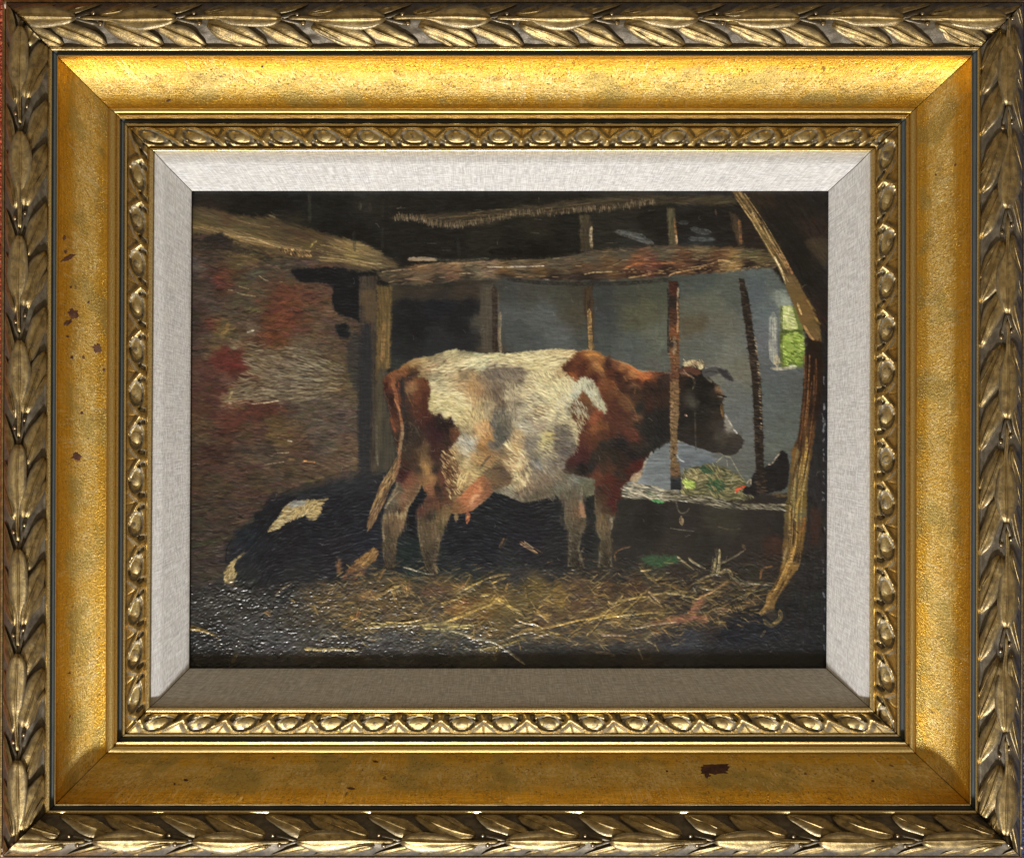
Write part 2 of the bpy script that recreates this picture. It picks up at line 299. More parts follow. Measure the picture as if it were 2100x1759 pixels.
    bf = cv.field(bm)
    rg = cv.fill(beam, bf, 4.5, 9, h=0.5, smooth=False)
    dd = lambda x, y: 0.26
    cv.strokes(rg, 900, 34, 2.6, dd, jit=0.14, a=0.6, h=0.8)
    for off in range(9):
        cv.line([(x, y + rng.normal(0, 5)) for x, y in [(395,464),(450,472),(500,486),(560,496),(620,512)]][rng.integers(0,2):], 1.8, (158,132,90), a=.55, bristle=.7, h=.8)
    cv.line(K('a1',(620,600),(850,640),(1130,740),(1530,790)), 2.6, (186,160,112), a=.9, bristle=.4, h=1)
    cv.line(K('a1',(70,490),(300,520),(440,560),(620,640),(800,690),(1100,750)), 2.6, (150,122,80), a=.7, bristle=.5, h=1)
    cv.line(K('a1',(530,380),(700,430),(850,465),(1030,500)), 2.2, (140,116,80), a=.7, bristle=.5)
    cv.line(K('a1',(1000,340),(1060,360),(1120,390)), 2, (130,120,90), a=.7)
    cv.strokes(cv.mask([(572,508),(610,512),(640,520),(625,527),(590,520)], 3, 4), 110, 5, 2, 0.9, pal=[(180,146,96),(120,94,60),(60,44,30)], a=.8, h=1.2)
    for i in range(24):
        t = rng.uniform(0, 1); y = 494 + t * 40
        cv.line([(640 + rng.uniform(0, 40), y + 2), (700 + rng.uniform(0, 20), y + 6 + 6 * (1 - t)), (745 + rng.uniform(0, 40), y + 18)], 2, [(168,146,96),(146,126,84),(70,56,40)][rng.integers(0, 3)], a=.6, bristle=.6, h=1)
    cv.line(K('a1',(1520,740),(1560,690),(1600,665)), 4, (176,162,96), a=.8, h=1.2)
    cv.line(K('b1',(200,930),(300,935),(430,945)), 2.4, (170,146,106), a=.8, h=1.2)
    cv.fill(K('a1',(320,590),(400,560),(470,600),(570,650),(560,700),(400,690),(250,680),(70,680),(70,640),(200,650)), (40,34,30), 4, 5)
    cv.line(K('a1',(100,740),(400,730),(640,770),(840,830),(1040,890)), 12, (36,34,29), 16, a=.75, bristle=.4)
    cv.line(K('a1',(500,840),(620,845),(740,850),(900,900)), 8, (110,92,58), 5, a=.7, bristle=.5)
    # ---- ceiling strokes
    ceil = cv.mask([(385,385),(1500,385),(1570,500),(1250,508),(1120,528),(840,530),(805,533),(730,494),(620,460),(530,440),(385,420)], 3, 3, False)
    cv.strokes(ceil, 2600, 24, 4, 0.0, jit=0.14, a=0.5, h=0.5, hue=3)
    # ---- upper beam with ragged lit edge
    ub = [(800,446),(860,440),(930,436),(1000,432),(1039,426),(1100,421),(1189,408),(1300,402),(1400,400),(1500,402),(1500,420),(1420,418),(1372,416),(1306,423),(1250,430),(1189,434),(1120,440),(1061,444),(1000,458),(934,466),(890,462),(860,450)]
    rg = cv.fill(ub, (60,52,38), 4, 5, a=.92, grain=.25, gdir=(40, 3))
    cv.strokes(rg, 420, 30, 2.6, -0.08, jit=0.2, a=0.55, h=0.7)
    lo = catmull([(806,449),(850,450),(886,460),(934,464),(985,456),(1061,440),(1130,438),(1189,432),(1250,429),(1306,420),(1345,416)], False, 24)
    for x, y in lo:
        for q in range(2):
            xx = x + rng.normal(0, 4); yy = y + rng.normal(-3, 2.5); dx = rng.normal(0.5, 1.5)
            if x > 1240 and rng.random() < .3: continue
            cv.line([(xx, yy - 5), (xx + dx, yy + 4)], 1.9, [(128,112,92),(112,98,76),(90,78,58),(44,38,30)][rng.integers(0, 4)], a=.75, h=.9)
    for p in [[(900,446),(960,442),(1050,436)],[(960,452),(1010,446),(1060,440)],[(960,438),(1010,430),(1060,428)],[(1040,440),(1100,436),(1180,424)],[(1080,432),(1160,422),(1240,412)]]:
        cv.line(p, 2.2, (122,104,72), a=.6, bristle=.6, h=.8)
    for p in [K('b1',(990,695),(1050,692),(1110,695)),K('b1',(1180,780),(1290,775)),K('b1',(620,260),(720,258)),K('b1',(1590,280),(1650,284)),K('c1',(1220,688),(1370,684)),K('c1',(290,560),(400,570)),K('c1',(340,395),(425,402))]:
        cv.line(p, 1.4, (116,114,106), a=.45, h=.9)
    for x, y0, y1, c in [(727,475,515,(52,50,42)),(634,398,455,(64,62,50)),(784,405,445,(44,41,33)),(800,400,440,(40,38,31)),(738,415,430,(84,80,64)),(758,416,432,(66,60,48)),(784,465,510,(48,48,42)),(940,490,525,(48,49,44))]:
        cv.line([(x, y0), (x + 1, y1)], 7, c, a=.6, bristle=.5, jit=.6)
    # ---- main horizontal beam
    mb = [(770,556),(800,548),(836,545),(861,542),(905,539),(944,537),(1000,534),(1061,530),(1122,527),(1189,518),(1256,509),(1320,505),(1389,503),(1484,505),(1567,511),(1592,522),(1592,546),(1567,550),(1467,558),(1389,564),(1289,571),(1189,575),(1039,569),(994,569),(935,575),(878,582),(804,584),(784,572)]
    mbf = cv.field([(790,556,(62,56,44)),(830,552,(72,62,48)),(860,548,(112,86,60)),(930,546,(120,96,70)),(1000,545,(124,104,84)),(1060,538,(94,84,66)),(1130,538,(80,74,60)),(1200,530,(78,73,60)),(1280,522,(74,70,58)),(1360,516,(82,76,60)),(1440,512,(96,84,62)),(1540,512,(76,70,52)),
      (800,572,(70,62,48)),(860,565,(90,76,60)),(920,560,(92,70,56)),(980,556,(96,88,72)),(1040,553,(106,80,48)),(1120,552,(96,74,48)),(1200,548,(84,62,46)),(1260,545,(86,66,44)),(1300,540,(112,72,48)),(1340,545,(90,54,46)),(1400,536,(88,60,42)),(1470,530,(80,56,38)),(1500,540,(130,104,64)),(1550,530,(88,78,52)),
      (820,580,(48,44,36)),(900,577,(52,46,38)),(960,566,(52,46,38)),(1040,565,(44,36,30)),(1130,570,(42,34,30)),(1200,570,(40,34,30)),(1300,562,(58,38,30)),(1360,556,(52,34,26)),(1440,550,(46,32,26)),(1540,548,(42,32,26))], eps=20)
    rg = cv.fill(mb, mbf, 4, 9, h=.8, smooth=False)
    cv.strokes(rg, 900, 28, 2.6, lambda x, y: -0.05 + 0.06 * math.sin(x / 50), jit=0.2, a=0.6, h=0.9)
    cv.strokes(rg, 260, 16, 1.8, -0.06, pal=[(150,128,98),(34,26,22),(120,92,64),(60,44,34)], a=.6, h=1.1)
    cv.fill(K('b1',(750,890),(830,860),(1080,870),(1110,890),(1080,910),(800,908)), (140,124,102), 1.5, 2, h=.8, grain=.2, gdir=(30, 2))
    cv.line(K('b1',(1080,895),(1300,895),(1500,895),(1750,880)), 5, (90,92,80), a=.7, bristle=.5)
    for p, w, c in [(K('b1',(870,975),(1000,955),(1200,935),(1450,935),(1700,915)),4,(150,124,92)),(K('b1',(430,1045),(560,1030),(800,1010)),2.4,(160,140,108)),(K('b1',(1720,985),(1900,985),(2060,985)),2.6,(206,196,172)),(K('c1',(40,980),(200,978),(460,970)),2.6,(222,216,200)),
                    (K('c1',(950,1075),(1060,1055),(1160,1050),(1300,1040)),2.8,(214,190,140)),(K('c1',(1450,1000),(1600,940),(1800,940),(2080,935)),3.6,(186,112,62)),(K('c1',(1500,1115),(1640,1095),(1800,1065),(1900,1050)),3,(178,146,92)),(K('d1',(20,1100),(90,1060),(300,1020),(420,1000)),2.4,(176,142,96)),
                    (K('d1',(620,910),(720,905),(800,925),(850,915)),5,(186,158,106)),(K('d1',(640,950),(800,965),(880,960)),4,(170,142,96)),(K('d1',(300,990),(480,960),(620,920)),2.4,(170,140,96)),(K('d1',(0,775),(300,770),(560,785),(780,765)),2.6,(132,112,76)),(K('d1',(860,850),(1000,865),(1180,855)),2.2,(140,126,88)),
                    (K('b1',(1390,1065),(1480,1060),(1560,1065)),2,(176,158,118)),(K('b1',(720,1130),(900,1140),(1060,1170)),2,(140,110,82))]:
        cv.line(p, w, c, a=.85, bristle=.35, h=1.3)
    cv.line(K('c1',(0,880),(300,860),(500,860),(900,800)), 9, (24,22,19), a=.8)
    cv.line(K('b1',(1760,800),(2100,800),(2100,830)), 14, (16,16,15), a=.8)
    cv.line([(1039,572),(1120,580),(1200,582),(1290,580),(1380,572)], 8, (34,31,28), a=.8, bristle=.3)
    cv.line([(810,588),(880,590),(960,580),(1010,578)], 9, (44,40,32), a=.7, bristle=.4)
    # light frays below the beam
    for i in range(60):
        x = rng.uniform(1260, 1590); y = 556 + rng.normal(0, 4) - (x - 1260) * .03
        cv.line([(x, y), (x + rng.uniform(4, 10), y - rng.uniform(-1, 2))], 1.5, (168,140,98), a=.6, h=1.2)
    # ---- posts between the two beams, grey smears
    def post(poly, col, lit=None, grain=.3):
        r = cv.fill(poly, col, 3, 5, h=.5, smooth=False, grain=grain, gdir=(3, 30), a=.92)
        cv.strokes(r, int(r[1].sum() / 22), 16, 2, 1.53, jit=.2, a=.5, h=.7)
        if lit: cv.line(lit[0], lit[1], lit[2], a=.85, bristle=.45, h=1.1)
    post(K('c1',(905,340),(1030,340),(1050,480),(1065,760),(1010,790),(910,790),(900,600)), (66,58,44), (K('c1',(1045,490),(1035,600),(1050,755)), 6, (188,170,138)))
    post(K('c1',(1975,260),(2060,260),(2090,700),(1995,715),(1985,480)), (86,80,58), (K('c1',(2065,380),(2080,560),(2090,700)), 5, (168,116,72)))
    cv.line(K('d1',(115,590),(125,640),(125,700)), 3, (196,172,136), a=.8)
    post(K('d1',(775,310),(830,320),(900,400),(940,710),(890,715),(850,600),(810,500)), (66,54,40), (K('d1',(890,400),(905,520),(915,700)), 6, (150,100,62)))
    cv.line(K('d1',(600,280),(612,350)), 4, (100,76,62), a=.7)
    for p in [K('c1',(1330,545),(1480,590),(1640,640),(1800,690)), K('c1',(1350,540),(1500,570),(1700,620))]:
        cv.line(p, 9, (100,103,104), 12, a=.7, bristle=.5, h=.8)
    cv.line(K('d1',(150,440),(270,440)), 9, (76,80,82), a=.7, bristle=.5)
    cv.line(K('d1',(300,510),(420,545),(540,560)), 12, (88,92,94), a=.75, bristle=.5)
    cv.line(K('d1',(270,632),(430,645),(600,640)), 9, (84,88,90), a=.75, bristle=.5)
    # ---- posts under the beam
    cv.fill(rect(803, 592, 985, 612), (58,50,40), 4, 6, a=.6)
    cv.fill([(985,590),(1008,588),(1010,722),(988,722),(983,660)], (74,68,58), 2, 3, a=.8, smooth=False, grain=.2, gdir=(3, 40))
    cv.line([(1013,585),(1015,640),(1016,722)], 12, (46,34,27), a=.9, bristle=.2)
    cv.line([(1026,640),(1024,690),(1028,722)], 7, (142,126,100), a=.9, bristle=.35, h=1)
    cv.line([(1022,600),(1023,660),(1022,700)], 3, (110,94,74), a=.6, bristle=.5)
    post([(736,566),(775,566),(776,700),(778,980),(738,985)], (62,54,46), None)
    cv.fill([(742,600),(770,596),(772,650),(750,655)], (88,72,52), 5, 5, a=.7)
    cv.fill([(736,700),(762,690),(758,960),(736,970)], (34,37,42), 4, 4, a=.75)
    post([(774,585),(803,588),(802,680),(800,752),(790,760),(780,900),(774,960),(772,760)], (100,82,50), None)
    cv.line([(787,660),(786,700),(784,740)], 9, (162,124,76), a=.7, bristle=.5, h=1)
    cv.line([(798,640),(797,700),(795,752)], 4, (130,106,64), a=.7, bristle=.4)
    cv.fill([(773,770),(800,764),(790,800),(800,860),(812,930),(806,950),(772,975)], (66,62,52), 4, 4, a=.85, grain=.2, gdir=(3, 30))
    cv.line([(773,870),(772,920),(775,955)], 4, (110,106,92), a=.6, bristle=.5)
    post([(1196,590),(1214,586),(1217,640),(1218,716),(1208,720),(1204,660),(1198,640)], (62,48,34), None)
    cv.line([(1208,634),(1210,680),(1212,716)], 9, (172,138,88), a=.92, bristle=.2, h=1)
    cv.line([(1211,700),(1216,718)], 10, (116,96,62), a=.7, bristle=.3)
    # ---- the window
    cv.fill([(1590,596),(1612,598),(1624,626),(1600,632),(1592,620)], (136,146,136), 5, 6, a=.7)
    cv.fill(rect(1600, 628, 1648, 752), (92,106,52), 3, 3, smooth=False)
    r = cv.fill([(1604,634),(1622,628),(1636,668),(1632,674),(1606,674)], (176,184,116), 2, 3, h=.8)
    cv.strokes(r, 90, 9, 3, 0.3, pal=[(200,204,150),(168,180,104),(140,156,90),(206,208,160)], a=.7, h=1)
    cv.line([(1603,679),(1625,680),(1646,681)], 9, (60,74,34), a=.9)
    r = cv.fill([(1606,688),(1646,686),(1646,738),(1634,748),(1612,748),(1605,730)], (128,150,62), 2, 3, h=.6)
    cv.strokes(r, 190, 9, 3, 0.3, pal=[(160,180,88),(120,146,56),(142,166,76),(96,122,44),(176,192,110)], a=.7, h=1)
    cv.strokes(cv.mask(rect(1610, 722, 1644, 746), 3, 3), 60, 8, 3, .4, pal=[(86,108,40),(112,136,56),(72,96,36)], a=.7, h=1)
    cv.line([(1603,632),(1602,700),(1604,750)], 6, (74,84,44), a=.7)
    cv.line([(1586,642),(1585,700),(1588,744)], 18, (142,146,138), a=.85, bristle=.35, h=.7)
    cv.line([(1588,650),(1588,700),(1590,742)], 8, (168,168,154), a=.85, bristle=.45, h=.9)
    cv.line([(1580,700),(1584,740)], 9, (158,158,146), a=.7, bristle=.5)
    cv.line([(1592,728),(1594,750)], 13, (186,170,130), a=.85, bristle=.4, h=1)
    cv.line([(1580,754),(1605,755),(1634,752)], 6, (192,184,156), a=.9, bristle=.2, h=1)
    cv.line([(1618,749),(1634,750)], 4, (190,192,176), a=.8)
    cv.line([(1596,600),(1597,640),(1600,680)], 10, (104,110,104), a=.6, bristle=.4)
    # ---- hay, cloth and things in the manger
    cv.fill(K('c3',(1990,190),(1850,290),(1720,420),(1690,640),(1780,700),(2010,720),(2010,400)), (104,112,116), 4, 5, grain=.2)
    cv.fill(K('d3',(150,180),(300,230),(420,290),(600,390),(590,430),(500,470),(400,460),(240,520),(190,680),(160,600)), (98,106,112), 4, 5, grain=.2)
    cv.fill(K('d3',(380,420),(520,400),(590,430),(500,500),(420,490)), (84,96,106), 5, 6, a=.8)
    hay = cv.fill(K('d3',(200,560),(300,500),(420,470),(560,450),(760,520),(930,640),(980,740),(1060,860),(600,900),(200,880),(180,740)), (84,82,56), 5, 8, a=.9)
    cv.strokes(hay, 520, 13, 2, lambda x, y: 0.4 + math.sin(x / 11) * .7, pal=[(136,130,88),(98,96,62),(64,66,44),(50,56,40),(120,112,72),(150,144,108)], a=.75, h=1)
    for poly, pal in [(K('d3',(210,720),(240,640),(330,680),(340,730),(270,750)),[(170,192,90),(196,206,120),(120,150,60)]),(K('d3',(500,650),(640,640),(720,720),(660,800),(520,770)),[(40,74,48),(52,84,54),(34,60,40)]),(K('d3',(420,490),(520,490),(560,560),(470,570)),[(48,72,50),(60,86,62)]),
                      (K('d3',(240,560),(340,520),(520,580),(500,650),(300,640)),[(140,132,92),(166,156,116),(100,92,56)]),(K('c3',(1690,800),(1780,800),(1900,890),(1900,930),(1780,890)),[(70,150,80),(48,120,62),(96,170,100)])]:
        cv.strokes(cv.mask(poly, 3, 4), 60, 9, 2.4, .5, pal=pal, a=.8, h=1.1)
    led = cv.fill(K('c3',(1430,760),(1560,680),(1700,720),(2020,770),(2100,790),(2100,900),(1980,900),(1560,870),(1400,850)), (112,112,98), 4, 6, a=.8)
    cv.strokes(led, 190, 16, 1.9, .22, pal=[(178,170,146),(140,136,118),(70,66,58),(196,186,160)], a=.8, h=1.2)
    led2 = cv.fill(K('d3',(0,780),(200,830),(500,850),(900,930),(1200,950),(1490,940),(1490,1010),(1100,1000),(700,990),(400,930),(0,880)), (70,66,56), 4, 6, a=.85)
    cv.strokes(led2, 300, 18, 1.9, .16, pal=[(158,152,130),(120,114,92),(56,52,44),(136,132,112),(44,40,34)], a=.75, h=1.1)
    for p in [K('d3',(640,310),(740,360),(790,370)),K('d3',(790,380),(880,540),(960,660)),K('d3',(700,350),(610,430)),K('d3',(740,390),(750,480)),K('d3',(830,560),(790,680))]:
        cv.line(p, 2.4, (138,136,112), a=.8, h=1)
    cv.fill(K('d3',(1050,600),(1120,540),(1220,480),(1290,440),(1350,370),(1410,290),(1480,330),(1500,420),(1510,560),(1460,760),(1300,800),(1100,850),(940,810),(960,740),(1030,720)), (29,27,28), 2, 3, grain=.15)
    cv.line(K('d3',(1250,460),(1300,440),(1350,370),(1395,320)), 4, (176,162,144), 3, a=.9, h=1)
    cv.line(K('d3',(985,690),(1030,640),(1035,710)), 3, (176,160,132), a=.8)
    cv.line(K('d3',(850,800),(880,760),(970,725)), 7, (206,78,52), 4, a=.95, h=1)
    cv.line(K('d3',(1300,830),(1400,830),(1480,840)), 10, (112,92,56), a=.6, bristle=.5)
    # ---- centre pole and slim pole (the slim one stands behind nothing)
    slim = K('d1',(890,1130),(950,1130),(1010,1370),(1040,1600),(1062,1760)) + K('d2',(1085,250),(1125,480),(1160,760),(1170,1000),(1185,1400),(1195,1750)) + K('d3',(1220,640),(1230,800),(1110,850),(1100,640),(1090,300)) + K('d2',(1080,1400),(1065,1000),(1050,760),(1020,480),(985,250),(960,30)) + K('d1',(955,1660),(920,1400))
    r = cv.fill(slim, (40,33,28), 1.6, 2, h=.8, smooth=False, grain=.25, gdir=(5, 12))
    cv.strokes(r, 260, 9, 2.2, .1, pal=[(34,28,24),(62,50,40),(80,66,52),(28,24,21)], a=.7, h=1)
    for y in np.arange(690, 880, 5.5):
        x = np.interp(y, [690,720,783,873],[1549,1553,1558,1561])
        if rng.random() < .85: cv.line([(x - rng.uniform(1, 4), y), (x + 2, y + rng.uniform(1, 4))], 3, [(166,146,116),(132,112,84),(190,172,140)][rng.integers(0, 3)], a=.75, h=1)
    # ---- black calf lying at the left
    calf = [(463,1152),(465,1122),(476,1105),(486,1088),(508,1073),(526,1053),(533,1037),(545,1025),(558,1018),(580,1010),(599,1004),(633,996),(660,990),(683,984),(724,972),(760,970),(830,960),(900,1000),(1100,1020),(1200,1010),(1215,1050),(1216,1130),(1160,1165),(1050,1160),(930,1170),(850,1180),(700,1185),(640,1195),(560,1200),(500,1200),(470,1190)]
    r = cv.fill(calf, cv.field([(480,1130,(30,33,38)),(500,1100,(24,32,38)),(540,1060,(22,25,31)),(560,1030,(24,26,32)),(620,1005,(32,34,38)),(700,985,(36,38,42)),(750,975,(36,38,42)),(600,1100,(26,26,32)),(560,1150,(26,27,34)),(640,1080,(24,28,36)),(700,1050,(26,28,35)),(680,1120,(30,30,36)),(760,1050,(27,30,37)),(760,1120,(27,30,40)),(840,1060,(20,24,31)),(840,1140,(26,36,36)),(940,1100,(25,28,35)),(1000,1060,(27,31,35)),(1000,1110,(26,29,36)),(1080,1050,(28,30,34)),(1080,1110,(29,29,36)),(1140,1060,(31,33,36)),(1130,1130,(34,34,36)),(1210,1080,(33,34,34)),(600,1180,(34,36,38)),(500,1180,(32,35,36)),(760,1170,(40,40,40)),(900,1160,(30,36,38)),(1050,1150,(36,37,40))]), 9, 18, smooth=False)
    cv.strokes(r, 3600, 17, 3.2, lambda x, y: (-0.75 if x < 560 else -0.25 if x < 720 else 0.05) + .25 * math.sin(x / 31), jit=0.14, a=0.6, h=0.75, hue=4)
    cv.strokes(cv.mask([(470,1100),(540,1030),(640,990),(740,968),(760,985),(650,1010),(560,1050),(490,1120)], 6, 10), 260, 22, 5, -.35, jit=.14, a=.5, h=.5)
    for i in range(16):
        x = rng.uniform(500, 720); y = 1160 - (x - 470) * .55 + rng.uniform(-20, 60)
        cv.line([(x, y), (x + 8, y - 5), (x + 16, y - 9)], 1.2, (62,63,66), a=.5, h=1)
    cv.line([(463,1150),(465,1125),(476,1104)], 2, (14,16,20), a=.9)
    for poly, n in [(K('a3',(1020,1270),(1080,1170),(1180,1040),(1240,950),(1330,910),(1480,900),(1600,895),(1730,880),(1660,950),(1640,1050),(1570,1130),(1500,1120),(1450,1080),(1340,1130),(1200,1180),(1120,1250)), 560),
                    (K('a3',(700,1550),(640,1590),(550,1660),(490,1740)) + K('a4',(470,330),(480,420),(570,440),(590,340),(580,240),(610,160),(700,80)), 240)]:
        r = cv.fill(poly, (150,134,94), 3, 5, a=.92)
        cv.strokes(r, n, 9, 1.9, lambda x, y: -0.6 + .5 * math.sin(x / 9 + y / 13), pal=[(186,166,112),(160,142,98),(120,102,66),(170,160,128),(84,72,50),(176,150,96)], a=.75, h=.9)
    cv.strokes(cv.mask(K('a3',(1240,950),(1340,905),(1440,920),(1420,970),(1290,980)), 4, 4), 80, 9, 2, -.4, pal=[(140,140,132),(118,120,116)], a=.7)
    cv.line(K('a4',(480,420),(560,450),(620,500)), 5, (130,112,70), 2, a=.8, bristle=.4)
    # ---- ground
    cv.C *= (1 - .06 * cv_gm(cv))[..., None]
    gnd = cv.mask([(385,1205),(470,1192),(560,1206),(640,1180),(740,1190),(850,1162),(960,1178),(1060,1140),(1160,1160),(1250,1140),(1400,1156),(1600,1130),(1700,1130),(1700,1378),(385,1378)], 18, 40, False)
    cv.strokes(gnd, 5200, 20, 3.6, lambda x, y: 0.15 * math.sin(x / 60) - .1 + rng.normal(0, .35), jit=0.17, a=0.55, h=0.8, hue=6)
    left = cv.mask([(385,1215),(470,1195),(600,1215),(700,1190),(860,1235),(1000,1260),(1060,1350),(385,1360)], 34, 60, False)
    cv.strokes(left, 3000, 7, 3.2, lambda x, y: rng.normal(0, .5), jit=0.16, a=0.35, h=1.2, hue=5)
    cv.strokes(left, 3000, 9, 3.0, lambda x, y: rng.normal(-.45, .35), jit=0.22, a=0.4, h=2.1, hue=5)
    cv.strokes(left, 700, 14, 2.2, lambda x, y: rng.normal(-.1, .4), pal=[(92,92,92),(76,78,80),(104,102,96)], jit=0.12, a=0.5, h=1.5)
    cv.strokes(gnd, 2200, 9, 2.6, lambda x, y: rng.normal(0, .6), jit=0.16, a=0.35, h=1.0, hue=5)
    cv.fill(K('a4',(1840,180),(1880,150),(1900,300),(1850,320)), (124,88,56), 4, 5, a=.8)
    r = cv.fill(K('b4',(50,250),(140,150),(260,60),(340,20),(375,60),(350,150),(220,240),(100,300),(0,330)), (122,92,56), 4, 6, a=.9)
    cv.strokes(r, 160, 10, 2, -.8, pal=[(146,112,68),(110,82,50),(164,126,76),(80,60,38)], a=.7, h=1)
    cv.strokes(cv.mask(K('b4',(0,260),(200,230),(180,340),(0,380)), 8, 8), 60, 12, 2.6, -.3, pal=[(112,72,52),(90,62,48),(70,58,46)], a=.6)
    cv.fill(K('c4',(1680,130),(1850,100),(2100,130),(2100,190),(1850,230),(1700,200)), (50,84,56), 6, 8, a=.75)
    cv.fill(K('d4',(0,120),(110,130),(100,180),(0,200)), (48,84,54), 5, 6, a=.75)
    for poly, col, n in [(K('c4',(560,560),(640,420),(740,600),(750,700),(620,720)),(116,92,46),60),(K('c4',(1700,940),(2100,830),(2100,920),(1750,950)),(132,86,66),60),(K('d4',(0,850),(200,830),(290,760),(360,650),(490,620),(400,760),(380,820),(480,830),(510,870),(450,940),(350,890),(200,920),(0,930)),(150,96,74),130),
                         (K('b4',(1180,720),(1400,640),(1560,700),(1480,800),(1260,820)),(112,78,40),90),(K('b4',(1600,660),(1860,610),(1960,700),(1800,780),(1560,740)),(112,92,48),70),(K('c4',(1800,1020),(1870,1010),(1860,1060),(1810,1060)),(128,80,58),10),(K('b4',(900,560),(1060,480),(1350,460),(1300,520),(1000,590)),(90,62,52),50),(K('b4',(180,540),(380,560),(360,640),(160,650)),(142,112,80),80),
                         (K('c4',(1750,830),(2100,760),(2100,840),(1800,900)),(40,36,34),40)]:
        r = cv.fill(poly, col, 5, 7, a=.7)
        cv.strokes(r, n, 10, 2.2, 0.1, jit=.22, a=.6, h=1)
    bed = cv.mask([(630,1215),(700,1190),(850,1178),(1010,1200),(1130,1190),(1330,1200),(1400,1180),(1555,1190),(1560,1225),(1460,1285),(1250,1320),(1050,1310),(800,1295),(640,1275)], 24, 26, False)
    cv.strokes(bed, 700, 26, 5, lambda x, y: rng.normal(-.05, .35), pal=[(104,84,48),(84,68,44),(120,98,54),(70,58,42),(96,70,44)], jit=.16, a=.36, h=.8)
    cv.strokes(bed, 900, 20, 1.9, lambda x, y: rng.choice([-.45, -.15, .2, .5]) + rng.normal(0, .15), pal=[(150,124,70),(122,100,58),(172,146,84),(92,76,50),(66,54,40),(52,46,40),(138,108,58)], jit=.16, a=.45, h=1.0)
    G1, G2, G3, G4, G5 = (210,178,92), (200,184,114), (172,144,84), (214,200,146), (142,116,68)
